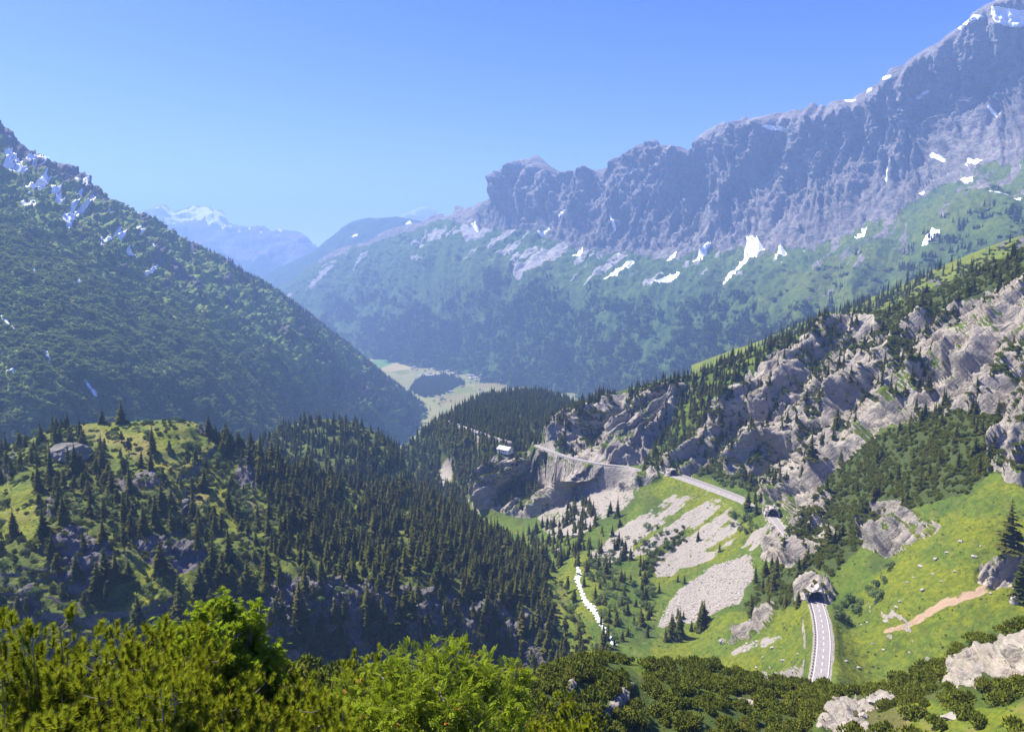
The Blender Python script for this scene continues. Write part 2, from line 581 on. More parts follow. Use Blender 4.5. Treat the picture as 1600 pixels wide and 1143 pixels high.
# ------------------------------------------------------------------ farther ridge on the right side of the valley
def disp_mid(P, N, pix, below, M):
    s = fbm(P / np.array([420, 420, 800.]), 5, 0.55, True)
    return N * (s * 80 * sstep(0, 10, below))[:, None]
def mask_mid(o):
    px, py = o.pix.T
    M = o.M
    n = n2(px, py, 12, 3, 4)
    M['scrub'] = np.clip(sstep(25, 60, o.below + n * 25), 0, 1)
    M['snow'] = np.maximum(M['snow'], 0)
patch('distant_valley_ridge', '', [(380, 455), (412, 432), (430, 420), (455, 409), (480, 397), (500, 385), (506, 378), (520, 368), (540, 352), (548, 347), (560, 343), (575, 340), (590, 341), (620, 338), (640, 342), (665, 346), (700, 347), (760, 350)],
      [(380, 500), (460, 470), (560, 430), (760, 400)],
      [(380, 455, 10500), (500, 385, 9800), (575, 340, 9300), (665, 346, 8800), (760, 350, 8500), (380, 500, 8500), (500, 460, 8300), (600, 410, 8300), (760, 400, 7900), (560, 385, 8800)],
      380, 760, 2.2, [(300, 150), (900, 900)], disp_mid,
      [('snow', 1, [(548, 371), (558, 368), (566, 370), (560, 373)]), ('snow', 1, [(633, 357), (640, 353), (647, 356), (640, 359)])], m_far, mask_fn=mask_mid, warp=2)

# ------------------------------------------------------------------ great rock wall on the right
CREST_M = [(400, 470), (430, 452), (455, 438), (490, 412), (520, 392), (545, 384), (575, 378), (592, 366), (615, 356), (640, 350), (660, 347), (668, 342), (676, 335), (682, 336), (690, 333), (694, 338), (702, 336), (709, 333), (712, 321), (720, 322), (726, 326), (740, 323), (748, 317), (757, 315), (765, 311), (770, 314), (775, 308), (780, 302), (786, 295), (792, 285), (796, 272), (806, 263), (815, 256), (826, 249), (838, 243), (846, 248), (852, 255), (864, 264), (878, 271), (888, 269), (898, 268), (908, 271), (915, 266), (930, 267), (942, 266), (948, 262), (958, 257), (970, 250), (985, 240), (998, 230), (1012, 224), (1020, 224), (1024, 219), (1029, 228), (1045, 228), (1060, 230), (1070, 234), (1080, 240), (1084, 230), (1092, 215), (1102, 207), (1112, 200), (1124, 194), (1132, 190), (1137, 199), (1150, 200), (1155, 192), (1163, 182), (1168, 188), (1180, 185), (1196, 182), (1212, 178), (1228, 176), (1240, 172), (1252, 173), (1262, 167), (1270, 161), (1278, 170), (1284, 164), (1290, 170), (1300, 160), (1312, 158), (1330, 157), (1340, 150), (1352, 143), (1362, 136), (1372, 133), (1383, 122), (1392, 108), (1402, 105), (1412, 104), (1420, 96), (1435, 85), (1450, 76), (1468, 67), (1480, 55), (1500, 42), (1512, 35), (1522, 20), (1540, 8), (1555, 2), (1562, -6), (1580, -14), (1600, -22), (1640, -40), (1690, -48), (1800, -30)]
BOT_M = [(400, 520), (480, 530), (560, 580), (640, 625), (760, 640), (900, 640), (1050, 630), (1150, 600), (1300, 540), (1400, 490), (1500, 440), (1800, 360)]
CT_M = [(430, 452, 7900), (520, 392, 7200), (600, 362, 6800), (712, 321, 6100), (780, 300, 5700), (838, 243, 5500), (915, 266, 5250), (1024, 219, 5000), (1080, 240, 4850), (1160, 185, 4650), (1270, 161, 4350), (1330, 157, 4250), (1400, 105, 4100), (1500, 42, 3850), (1600, -22, 3650), (1800, -30, 3400),
        (720, 345, 5850), (790, 345, 5400), (850, 365, 5050), (900, 380, 4760), (1000, 398, 4480), (1100, 390, 4230), (1180, 392, 4020), (1300, 372, 3730), (1400, 335, 3570), (1470, 290, 3640), (1600, 230, 3380), (1800, 180, 3150),
        (480, 500, 6600), (560, 470, 6300), (560, 560, 5650), (640, 440, 6000), (640, 540, 5300), (700, 420, 5500), (720, 570, 4900), (800, 450, 4800), (800, 560, 4500), (860, 610, 4050), (900, 450, 4350), (950, 560, 3800), (950, 640, 3500), (1000, 480, 3950), (1050, 600, 3200), (1150, 460, 3500), (1150, 580, 2850), (1250, 440, 3200), (1300, 520, 2500), (1400, 400, 3000), (1400, 470, 2500), (1500, 350, 2850), (1500, 430, 2300), (1600, 320, 2600), (1600, 400, 2150), (1800, 340, 2000),
        (480, 530, 6300), (640, 625, 4700), (760, 640, 4000)]
CLIFF_BASE = [(400, 440), (600, 372), (690, 345), (720, 348), (780, 356), (850, 370), (900, 388), (960, 394), (1000, 402), (1060, 400), (1100, 394), (1150, 392), (1200, 396), (1300, 378), (1350, 360), (1400, 340), (1440, 310), (1500, 285), (1600, 250), (1800, 200)]
def cliff_w(pix):
    base = np.interp(pix[:, 0], *np.array(CLIFF_BASE).T)
    n = n2(pix[:, 0], pix[:, 1], 30, 4, 9) * 16
    return 1 - sstep(-9, 9, pix[:, 1] - base + n), base
def disp_massif(P, N, pix, below, M):
    s, t = along(P, 4787, -3900)
    cw, base = cliff_w(pix)
    z = P[:, 2]
    edge = 0.06 + 0.94 * sstep(0, 30, below)
    wob = fbm(np.stack([s / 500, z / 500, t / 900], 1), 3) * 160
    g1 = fbm(np.stack([(s + wob) / 240, z / 900, t / 1600], 1), 3, 0.5, True)
    g2 = fbm(np.stack([(s + wob * .6) / 90, z / 330, t / 700], 1), 3, 0.55, True)
    g3 = fbm(np.stack([s / 46, z / 60, t / 300], 1), 4, 0.55)
    # horizontal beds: terraces in height
    zz = (z + 0.12 * s + wob * 0.35) / 62
    bed = (zz - np.floor(zz))
    bed = sstep(0.55, 1.0, bed) - 0.4 * bed
    ax = np.array([[.775, -.632, .0], [-.1, -.12, .98], [.632, .775, .15]])
    bl = blocks(P, (60, 130, 160), ax, .5, 1) * 34 + blocks(P, (26, 44, 70), ax, .5, 2) * 20 + blocks(P, (12, 12, 30), ax, .4, 3) * 9
    g0 = fbm(np.stack([(s + wob * 1.5) / 520, z / 2600, t / 3000], 1), 2, 0.5, True)
    q = cw * edge * ((g0 * 120 + g1 * 125 + g2 * 58) * (.15 + .85 * sstep(0, 55, base - pix[:, 1])) + g3 * 12 + bed * 12 + bl)
    gl = fbm(np.stack([(s + wob * .8 + z * .55) / 260, z / 2200, t / 2600], 1), 4, 0.5, True)
    q2 = (1 - cw) * (gl * 80 * sstep(0, 70, pix[:, 1] - base) + gl * 16 + fbm(P / 110, 4) * 16 + (blocks(P, (60, 60, 40), None, .6, 5) * 26 + blocks(P, (24, 24, 16), None, .6, 6) * 13) * np.clip(1 - (pix[:, 1] - base) / 110, 0, 1)) * sstep(0, 20, below)
    return N * (q + q2)[:, None]
SN_M = [[(880, 355), (893, 347), (900, 349), (886, 357)], [(838, 366), (860, 360), (866, 364), (845, 369)], [(890, 402), (912, 387), (906, 401)], [(956, 354), (960, 356), (966, 370), (962, 371)], [(952, 406), (971, 395), (969, 400)], [(941, 455), (966, 428), (984, 416), (990, 408), (992, 416), (967, 440)], [(1038, 410), (1052, 394), (1062, 391), (1048, 406)], [(1078, 415), (1100, 394), (1118, 386), (1094, 410)], [(1015, 462), (1050, 434), (1067, 426), (1060, 436)], [(1121, 447), (1160, 408), (1168, 385), (1186, 382), (1192, 391), (1199, 387), (1166, 413), (1140, 436)], [(1205, 409), (1223, 394), (1230, 396), (1215, 406)],
        [(1496, 47), (1518, 32), (1556, 27), (1518, 47)], [(1566, 18), (1582, 16), (1620, 22), (1620, 42), (1580, 40), (1566, 28)], [(1213, 204), (1240, 203), (1240, 208), (1200, 211)], [(1473, 266), (1482, 259), (1493, 261), (1486, 268)], [(1510, 265), (1534, 256), (1550, 261), (1530, 267)], [(1503, 285), (1522, 276), (1527, 279), (1512, 288)], [(1386, 304), (1398, 294), (1404, 297), (1394, 306)], [(1432, 308), (1446, 302), (1448, 306)], [(1558, 217), (1570, 209), (1586, 214), (1576, 220)], [(1558, 328), (1578, 313), (1584, 315), (1570, 331)], [(1328, 380), (1350, 360), (1366, 354), (1350, 372)], [(1453, 402), (1468, 374), (1482, 377), (1480, 390), (1466, 406)], [(1392, 121), (1402, 118), (1405, 124), (1395, 127)], [(1440, 150), (1462, 139), (1466, 143), (1448, 153)], [(1588, 326), (1602, 316), (1602, 326)], [(740, 352), (748, 350), (750, 360), (744, 364)], [(1320, 154), (1340, 156), (1338, 160), (1322, 158)], [(1355, 140), (1364, 137), (1366, 143), (1358, 146)]]
def mask_massif(o):
    px, py = o.pix.T
    M = o.M
    cw, base = cliff_w(o.pix)
    n = n2(px, py, 26, 4, 3)
    # streaky noise running down the slopes (upper right to lower left)
    u = (px * 0.75 + py * 0.66)
    v = (-px * 0.66 + py * 0.75) * 0.32 + 0
    st = fbm(np.stack([u / 16, v / 22, np.full_like(u, 4.2)], 1), 4)
    M['rock'] = np.clip(cw + sstep(0.0, 0.35, st + .5 * n) * 0.8 * (0.25 + 0.75 * sstep(1180, 1330, px)) * (1 - sstep(50, 160, py - base)), 0, 1)
    M['scree'] = np.clip(sstep(0.12, 0.34, st + 0.25 * n) * (1 - sstep(35, 85, py - base)) * (1 - cw) + M['scree'], 0, 1) * (1 - M['snow'])
    lowf = sstep(60, 120, py - base + 45 * n)
    M['forest'] = np.clip(lowf * sstep(-0.22, 0.15, n + 0.6 * st + 0.20 * sstep(110, 190, py - base)), 0, 1) * (1 - M['meadow']) if 'meadow' in M else lowf
    M['forest'] *= 1 - 0.85 * sstep(1080, 1240, px) * (1 - sstep(475, 530, py + 30 * n))
    M['scrub'] = M['forest'] * 0.8
    M['lush'] = np.clip(sstep(1020, 1180, px) * (1 - M['forest']) * 0.5, 0, 1)
    M['scrub'] = np.maximum(M['scrub'], np.clip(sstep(0.05, 0.3, -st + 0.4 * n) * 0.7 * (1 - cw) * sstep(20, 60, py - base), 0, 1))
massif = patch('rock_wall_massif', '', CREST_M, BOT_M, CT_M, 400, 1800, 1.75, [(60, 60), (260, 420), (900, 1400)], disp_massif,
      [('snow', 1, p) for p in SN_M] + [('scree', 1, p) for p in ([(722, 350), (782, 352), (760, 372), (728, 378)], [(860, 392), (905, 372), (870, 412), (815, 445), (808, 432)], [(930, 432), (960, 402), (985, 398), (950, 432), (912, 462)])]
      + [('meadow', 1, p) for p in ([(625, 430), (680, 420), (740, 390), (800, 400), (760, 440), (690, 470), (640, 460)], [(530, 458), (600, 450), (610, 460), (540, 470)], [(700, 495), (740, 480), (745, 487), (705, 503)], [(1180, 500), (1260, 470), (1300, 490), (1230, 510)], [(1005, 545), (1040, 538), (1040, 556), (1010, 560)], [(940, 430), (1060, 430), (1120, 460), (1000, 490), (930, 470)], [(1090, 440), (1270, 410), (1280, 450), (1180, 480), (1120, 470)])],
      m_massif, mask_fn=mask_massif, warp=3)

# ------------------------------------------------------------------ mountain on the left
CREST_L = [(-160, 60), (-80, 130), (-20, 178), (0, 194), (10, 203), (22, 217), (36, 228), (46, 236), (48, 242), (58, 241), (63, 240), (72, 250), (82, 256), (92, 255), (100, 258), (108, 257), (116, 266), (124, 274), (132, 278), (135, 288), (150, 296), (165, 307), (175, 314), (190, 320), (215, 333), (240, 348), (270, 364), (300, 380), (330, 398), (360, 416), (390, 430), (420, 446), (450, 468), (480, 490), (500, 505), (530, 528), (550, 543), (580, 568), (600, 585), (630, 607), (650, 622), (672, 638), (700, 660), (720, 676)]
BOT_L = [(-160, 760), (0, 745), (200, 720), (330, 715), (420, 705), (500, 700), (600, 705), (690, 690), (720, 680)]
CT_L = [(-160, 60, 2250), (0, 194, 2400), (135, 288, 2500), (300, 380, 2800), (420, 446, 3000), (500, 505, 3200), (600, 585, 3450), (672, 638, 3600), (720, 676, 3700),
        (-160, 760, 930), (0, 745, 1050), (200, 720, 1270), (420, 705, 1700), (500, 700, 2080), (600, 705, 2600), (690, 690, 3300),
        (-160, 450, 1400), (0, 450, 1500), (150, 430, 1800), (100, 600, 1250), (200, 530, 1600), (300, 600, 1600), (300, 480, 2100), (400, 600, 1950), (450, 560, 2350), (520, 620, 2550), (600, 640, 2900), (400, 500, 2500)]
def disp_left(P, N, pix, below, M):
    s, t = along(P, 1294, 1200)
    e = 0.10 + 0.90 * sstep(0, 22, below)
    z = P[:, 2]
    w = fbm(P / 300, 3) * 70
    g1 = fbm(np.stack([(s + z * 0.35 + w) / 190, z / 800, t / 1500], 1), 3, 0.5, True)
    g2 = fbm(np.stack([(s + z * 0.35 + w * .5) / 70, z / 170, t / 300], 1), 4, 0.55, True)
    b = fbm(P / 42, 4, 0.55)
    top = 1 - sstep(60, 160, below)
    bl = blocks(P, (40, 40, 26), None, .6, 1) * (10 + 16 * top) + blocks(P, (16, 16, 11), None, .6, 2) * (5 + 7 * top)
    return N * (e * (g1 * 30 + g2 * (15 + 10 * top) + b * 11 + bl))[:, None]
SN_L = [[(-2, 246), (12, 248), (28, 252), (30, 260), (18, 268), (36, 279), (26, 284), (10, 280), (-2, 274)], [(18, 216), (22, 217), (29, 232), (26, 232)], [(47, 248), (58, 246), (68, 258), (78, 266), (72, 268), (58, 260)], [(32, 252), (47, 255), (54, 272), (48, 273)], [(25, 306), (40, 302), (56, 293), (60, 284), (64, 292), (76, 292), (62, 302), (44, 311), (32, 311)], [(104, 289), (118, 296), (130, 298), (122, 306), (114, 300)], [(28, 325), (34, 324), (50, 331), (48, 337), (32, 334)], [(84, 358), (100, 352), (104, 340), (98, 336), (112, 326), (114, 330), (106, 345), (120, 336), (132, 324), (131, 320), (144, 322), (136, 330), (122, 342), (108, 358), (103, 377), (92, 366)], [(115, 310), (122, 312), (120, 320), (115, 318)], [(198, 365), (218, 374), (205, 381)], [(143, 391), (158, 389), (170, 383), (162, 392), (150, 396)], [(180, 316), (214, 332), (230, 344), (220, 342), (196, 328)], [(242, 416), (256, 405), (258, 399), (258, 408), (248, 416)], [(222, 398), (234, 404), (226, 406)], [(172, 368), (184, 384), (178, 386), (172, 376)], [(155, 343), (168, 352), (164, 354)], [(230, 354), (240, 358), (234, 360)], [(270, 358), (290, 372), (284, 372)], [(66, 303), (84, 310), (94, 324), (88, 328), (78, 314)], [(180, 407), (194, 402), (205, 416), (196, 420)], [(214, 438), (226, 432), (240, 420), (246, 414), (230, 436), (220, 442)], [(112, 454), (118, 446), (122, 452), (118, 458)],
        [(0, 510), (4, 512), (24, 532), (20, 534)], [(62, 562), (68, 565), (80, 582), (74, 582)], [(0, 568), (6, 572), (14, 584), (8, 582)], [(116, 604), (124, 608), (140, 628), (134, 628)], [(0, 592), (30, 600), (26, 604)], [(48, 430), (52, 432), (50, 444), (46, 440)]]
def mask_left(o):
    px, py = o.pix.T
    M = o.M
    n = n2(px, py, 34, 4, 3)
    u = px * 0.80 - py * 0.60
    v = px * 0.60 + py * 0.80
    st = fbm(np.stack([u / 17, v / 60, np.full_like(u, 1.2)], 1), 4)
    top = 1 - sstep(95, 170, o.below + 40 * n)
    M['rock'] = np.clip(top * sstep(0.0, 0.4, st + 0.3 * n) * 0.8 + sstep(.35, .55, st) * .5 + (1 - sstep(6, 26, o.below - 25 * (px < 140))), 0, 1)
    sn2 = fbm(np.stack([px / 13, py / 9, np.full_like(px, 8.8)], 1), 3)
    reg = in_poly(px, py, [(-160, 150), (0, 240), (130, 300), (310, 395), (270, 440), (120, 410), (-160, 390)])
    M['snow'] = np.maximum(M['snow'], sstep(0.42, 0.5, sn2 - 0.06) * reg * sstep(12, 30, o.below))
    M['forest'] = np.clip(sstep(0.0, 0.3, st + 0.5 * n - 0.12) * sstep(90, 200, o.below + 20 * (px > 330)), 0, 1) * np.where(px < 330, .22, .45)
    M['forest'] = np.maximum(M['forest'], in_poly(px + 12 * n, py + 12 * n, [(330, 405), (440, 455), (560, 545), (700, 650), (650, 700), (560, 690), (450, 560), (380, 480)]) * sstep(-0.08, 0.12, st + 0.25 * n - 0.03))
    M['forest'] = np.maximum(M['forest'], (1 - sstep(14, 26, o.below)) * sstep(300, 360, px))
    M['forest'] = M['forest'] * (1 - M['snow'])
    M['bush'] = np.clip(sstep(70, 180, o.below) * (0.7 + .8 * st), 0, 1) * (1 - M['forest'] * 0.7) * (1 - M['snow'])
    M['scrub'] = np.clip(M['forest'] * 0.6 + sstep(0.1, 0.4, -st) * 0.25 * (1 - top), 0, 1)
left = patch('left_mountain', '', CREST_L, BOT_L, CT_L, -160, 720, 1.75, [(50, 40), (300, 330), (900, 1100)], disp_left, [('snow', 1, p) for p in SN_L], m_left, mask_fn=mask_left, warp=2.5)
# ------------------------------------------------------------------ valley floor
def field_mat():
    t = NT('valley_meadows')
    co = t.coord()
    a = t.voro(t.mapping(co, (1, 0.55, 1), (0, 0, 0.5)), 1 / 330.0, 'F1', 'Color')
    sep = t.n.new('ShaderNodeSeparateColor'); t.l.new(a, sep.inputs[0])
    n = t.noise(co, 1 / 60.0, 5)
    c = t.mix(t.ramp(sep.outputs[0], 0.30, 0.36), (0.10, 0.20, 0.045), (0.36, 0.29, 0.13))
    c = t.mix(t.ramp(sep.outputs[1], 0.62, 0.66), c, (0.23, 0.25, 0.08))
    c = t.mix(t.math('MULTIPLY', n, 0.35), c, (0.12, 0.16, 0.05))
    t.principled(c, 0.95, None, 0.1)
    return t.mat
FLOOR_DROP = 655.0
nx, ny = 90, 130
gx, gy = np.meshgrid(np.linspace(-14500, 14500, nx), np.concatenate([np.linspace(1500, 8000, ny - 40), np.linspace(8200, 18000, 40)]))
gz = CAMZ - FLOOR_DROP + 0 * gx - np.clip((gy - 7000) / 23000, 0, 1) * 450
gp = np.stack([gx, gy, gz], -1).reshape(-1, 3)
gp[:, 2] += fbm(gp / 800, 2) * 8
ii = np.arange(nx * ny).reshape(ny, nx)
fm = np.stack([ii[:-1, :-1], ii[:-1, 1:], ii[1:, 1:], ii[1:, :-1]], -1).reshape(-1, 4)
tag(link('valley_floor', mesh_np('valley_floor', gp, fm), None, field_mat()), kind='structure')

def plane_pt(px, py, drop=FLOOR_DROP - 2.5):
    return float(at_height(px, py, drop)[1])
t_fields = terrain_mat('valley_meadow_ground', 60, (0.27, 0.245, 0.09), (0.19, 0.20, 0.07), *LIME, (0.45, 0.40, 0.30), bump=0.4)
FIELDS_DRY = [[(585, 550), (635, 547), (642, 558), (627, 572), (610, 576), (596, 562)], [(640, 571), (670, 563), (662, 578), (630, 582)], [(702, 581), (760, 560), (805, 543), (792, 560), (778, 574), (792, 584), (760, 588), (725, 587)], [(740, 599), (800, 594), (822, 592), (792, 606), (745, 609)], [(678, 621), (745, 617), (737, 626), (688, 633)]]
FIELDS_GREEN = [[(720, 588), (790, 586), (793, 594), (765, 602), (745, 598)], [(692, 619), (714, 606), (740, 603), (751, 612)], [(610, 577), (640, 573), (640, 584), (622, 586)]]
vx = [(x, y, plane_pt(x, y)) for x in (540, 620, 700, 800, 900, 1000) for y in (538, 560, 590, 620, 660)]
def mask_valley(o):
    pass
valley = patch('valley_meadows', '', [(540, 538), (1000, 538)], [(540, 660), (1000, 660)], vx, 540, 1000, 2.0, [], None,
      [('dry', 1, p) for p in FIELDS_DRY] + [('lush', .9, p) for p in FIELDS_GREEN] + [('scree', 1, [(733, 598), (736, 598), (742, 608), (762, 613), (760, 616), (739, 610)]), ('scree', .9, [(650, 585), (700, 582), (702, 586), (652, 590)])], t_fields, warp=1.5, soft=1)

# ------------------------------------------------------------------ wooded hill carrying the farther road
def disp_small(a, lam, e0=10):
    def f(P, N, pix, below, M):
        e = 0.2 + 0.8 * sstep(0, e0, below)
        return N * (e * (fbm(P / lam, 4) * a + fbm(P / (lam * 3.2), 2) * a * 1.6))[:, None]
    return f
def mask_wood(o):
    px, py = o.pix.T
    n = n2(px, py, 20, 3, 3)
    o.M['forest'] = np.clip(0.95 + 0.6 * n, 0, 1) * (1 - o.M['bare'] if 'bare' in o.M else 1)
    if hasattr(o, 'road_w'):
        near = sstep(0.8, 0.99, o.road_w)
        o.M['forest'] = o.M['forest'] * (1 - near)
        o.M['scree'] = np.maximum(o.M['scree'], sstep(0.85, 1.0, o.road_w) * .7)
    o.M['scrub'] = o.M['forest']
wood = patch('wooded_hill', '', [(560, 735), (600, 712), (630, 700), (655, 680), (680, 660), (700, 648), (730, 632), (760, 619), (800, 612), (850, 614), (885, 624), (930, 650), (980, 670)],
      [(560, 790), (980, 800)],
      [(560, 735, 1150), (630, 700, 1180), (680, 660, 1220), (730, 632, 1350), (800, 612, 1500), (885, 624, 1420), (980, 670, 1300),
       (692, 655, 1150), (715, 664, 1100), (740, 673, 1050), (770, 682, 1000), (800, 692, 960), (860, 660, 1150), (900, 690, 1060),
       (640, 720, 1120), (690, 735, 1090), (740, 730, 1000), (560, 790, 1000), (700, 780, 960), (850, 760, 880), (980, 800, 850)],
      560, 980, 2.0, [(40, 25), (250, 300)], disp_small(3.0, 22), [('bare', 1, [(680, 760), (684, 728), (698, 712), (708, 713), (706, 740), (720, 760)]), ('scree', 1, [(682, 760), (686, 729), (697, 715), (708, 713), (706, 735), (700, 760)])],
      m_hill, mask_fn=mask_wood, carve=carve_roads(['far'], 3.6, 7), warp=3)

# ------------------------------------------------------------------ wooded knob in the middle of the valley
def mask_knob(o):
    px, py = o.pix.T
    n = n2(px, py, 22, 3, 5)
    o.M['forest'] = np.clip(0.95 + 0.8 * n, 0, 1)
    o.M['scrub'] = o.M['forest'] * 0.8
    o.M['lush'] = (1 - o.M['forest']) * 0.8
patch('wooded_knob', '', [(340, 730), (380, 700), (420, 678), (450, 666), (480, 657), (520, 654), (550, 658), (580, 671), (605, 688), (622, 705), (632, 725), (640, 750), (650, 775)],
      [(340, 800), (650, 800)],
      [(340, 730, 980), (420, 678, 960), (480, 657, 950), (550, 658, 940), (605, 688, 900), (640, 750, 850), (650, 790, 830), (340, 800, 800), (500, 800, 780), (500, 720, 870), (580, 740, 850)],
      340, 650, 2.0, [(40, 20), (160, 200)], disp_small(3.5, 20), [], m_hill, mask_fn=mask_knob, warp=3)

# ------------------------------------------------------------------ farther shoulder with tall firs on the right
def mask_shoulder(o):
    px, py = o.pix.T
    n = n2(px, py, 22, 3, 5)
    o.M['rock'] = np.clip(sstep(0.1, 0.3, n) * 0.8 * sstep(1350, 1450, px), 0, 1)
    o.M['lush'] = np.full(len(px), 0.6)
patch('fir_shoulder', '', [(1080, 570), (1150, 545), (1200, 528), (1240, 508), (1280, 494), (1320, 480), (1360, 465), (1400, 450), (1440, 430), (1480, 412), (1520, 395), (1560, 380), (1600, 366), (1700, 330), (1800, 300)],
      [(1080, 640), (1300, 560), (1500, 480), (1800, 390)],
      [(1080, 570, 1500), (1200, 528, 1400), (1300, 488, 1300), (1400, 450, 1220), (1500, 405, 1150), (1600, 366, 1100), (1800, 300, 1000), (1080, 640, 1250), (1300, 560, 1080), (1500, 480, 950), (1800, 390, 820)],
      1080, 1800, 2.2, [(40, 20), (200, 220)], disp_small(4, 26), [], m_hill, mask_fn=mask_shoulder)

# ------------------------------------------------------------------ rocky slope on the right with the road
CREST_R = [(730, 775), (738, 762), (746, 745), (758, 724), (770, 712), (785, 705), (800, 704), (815, 706), (828, 704), (836, 692), (842, 683), (850, 668), (862, 650), (875, 640), (890, 636), (915, 626), (940, 620), (970, 610), (1000, 602), (1030, 594), (1060, 588), (1085, 584), (1110, 573), (1140, 560), (1170, 548), (1200, 536), (1240, 524), (1270, 514), (1300, 502), (1325, 496), (1345, 492), (1368, 487), (1392, 478), (1420, 466), (1450, 452), (1480, 440), (1510, 428), (1540, 414), (1570, 398), (1600, 384), (1680, 350), (1800, 310)]
BOT_R = [(730, 840), (800, 880), (870, 930), (905, 960), (940, 1020), (1000, 1060), (1100, 1075), (1250, 1110), (1400, 1100), (1500, 1090), (1600, 1080), (1800, 1060)]
RD = []
for k in ('near', 'gap', 'middle', 'bend'):
    for px, py, dr in ROADS[k]:
        RD.append((px, py, float(at_height(px, py, dr)[1])))
CT_R = [(738, 762, 905), (758, 724, 905), (790, 705, 905), (820, 706, 905), (850, 668, 905), (890, 636, 930), (940, 620, 905), (1000, 602, 885), (1060, 588, 862), (1140, 560, 840), (1200, 536, 810), (1300, 502, 768), (1368, 487, 735), (1450, 452, 700), (1540, 414, 670), (1600, 384, 645), (1800, 310, 590),
        # hut cliff and slabs under the road
        (760, 785, 862), (800, 760, 872), (825, 740, 884), (822, 795, 846), (850, 745, 862), (870, 760, 828), (870, 790, 800), (900, 755, 800), (930, 745, 790), (960, 740, 783),
        # cliff above the road
        (880, 690, 876), (930, 700, 826), (945, 660, 846), (990, 700, 806), (1035, 690, 806), (1040, 640, 834), (1060, 620, 846), (1085, 640, 802), (1075, 690, 760), (1110, 700, 735),
        (1130, 620, 772), (1180, 680, 690), (1190, 600, 745), (1230, 640, 690), (1250, 570, 735), (1280, 700, 610), (1270, 800, 520), (1240, 760, 590), (1255, 860, 475), (1245, 820, 535), (1310, 560, 700), (1330, 640, 620), (1330, 740, 535),
        (1400, 560, 622), (1400, 660, 540), (1400, 760, 468), (1400, 830, 427), (1300, 880, 430), (1310, 920, 408), (1340, 850, 440),
        (1500, 520, 592), (1500, 620, 515), (1500, 700, 455), (1500, 780, 404), (1500, 861, 365), (1500, 960, 329), (1500, 1050, 302), (1400, 950, 356), (1350, 1050, 331), (1400, 1060, 322), (1320, 990, 366),
        (1600, 480, 562), (1600, 600, 474), (1600, 700, 422), (1600, 770, 384), (1600, 860, 352), (1600, 960, 318), (1600, 1060, 288), (1800, 600, 420), (1800, 850, 320), (1800, 1050, 260),
        # scree and meadows below the road
        (1200, 870, 524), (1200, 950, 440), (1200, 1000, 396), (1240, 1000, 378), (1230, 940, 425), (1150, 840, 575), (1150, 930, 475), (1150, 1000, 420), (1100, 830, 605), (1100, 900, 545), (1100, 1000, 446), (1050, 800, 650), (1040, 870, 590), (1040, 950, 505), (1000, 790, 685), (1000, 860, 605), (1000, 920, 545), (1000, 1000, 455), (940, 800, 715), (930, 870, 615), (905, 895, 580), (938, 972, 482), (965, 1010, 446), (960, 1060, 400), (1100, 1070, 395), (1250, 1100, 330), (880, 840, 700), (860, 880, 650), (820, 830, 790), (740, 830, 840), (800, 880, 700)]
CT_R += RD
ROCK_R = [[(735, 775), (770, 712), (838, 722), (850, 700), (900, 720), (985, 732), (955, 748), (880, 790), (825, 806), (800, 806), (745, 785)],
          [(840, 692), (868, 645), (960, 618), (1062, 590), (1078, 602), (1045, 660), (1003, 728), (900, 718)],
          [(1085, 690), (1100, 640), (1160, 580), (1290, 508), (1340, 492), (1375, 490), (1385, 530), (1440, 530), (1430, 580), (1400, 650), (1330, 710), (1270, 765), (1235, 805), (1225, 860), (1195, 870), (1200, 800), (1180, 760), (1130, 720), (1060, 745), (1030, 735)],
          [(1420, 500), (1500, 470), (1640, 430), (1640, 730), (1545, 735), (1560, 640), (1480, 650), (1370, 665), (1400, 560)],
          [(1195, 800), (1240, 770), (1300, 765), (1300, 850), (1230, 880), (1190, 870)], [(1350, 790), (1400, 780), (1465, 822), (1425, 852), (1390, 865), (1345, 850)],
          [(1252, 950), (1244, 930), (1256, 918), (1296, 914), (1310, 930), (1296, 945)], [(1530, 885), (1600, 850), (1640, 850), (1640, 905), (1560, 915), (1530, 910)], [(1000, 745), (1020, 740), (1035, 752), (1010, 762), (965, 770)], [(1180, 955), (1205, 945), (1215, 965), (1190, 990), (1130, 1010), (1140, 985)], [(1565, 640), (1640, 640), (1640, 760), (1570, 745), (1550, 700)]]
SCREE_R = [[(985, 738), (945, 745), (870, 792), (838, 806), (860, 842), (915, 830), (965, 800), (1012, 762)], [(1010, 790), (1052, 770), (1108, 770), (1150, 795), (1100, 830), (1010, 860), (940, 885), (925, 862)], [(1085, 800), (1150, 805), (1172, 835), (1080, 885), (1030, 905), (1018, 875)], [(1178, 866), (1112, 878), (1042, 945), (1028, 978), (1092, 968), (1150, 942), (1180, 900)], [(1118, 1034), (1180, 1000), (1225, 990), (1228, 998), (1160, 1026)], [(1195, 815), (1210, 825), (1180, 860), (1150, 870)]]
LUSH_R = [[(1300, 985), (1340, 930), (1420, 840), (1540, 760), (1600, 745), (1640, 800), (1640, 1090), (1290, 1090)], [(1010, 770), (1045, 745), (1160, 792), (1150, 815), (1060, 790)], [(990, 830), (1170, 800), (1190, 850), (1100, 880), (1010, 930)], [(1020, 1000), (1120, 960), (1260, 935), (1285, 1000), (1270, 1080), (1020, 1060)], [(1130, 710), (1290, 640), (1300, 670), (1180, 740)], [(1460, 665), (1550, 620), (1560, 640), (1500, 690)], [(860, 880), (920, 860), (960, 980), (900, 960)]]
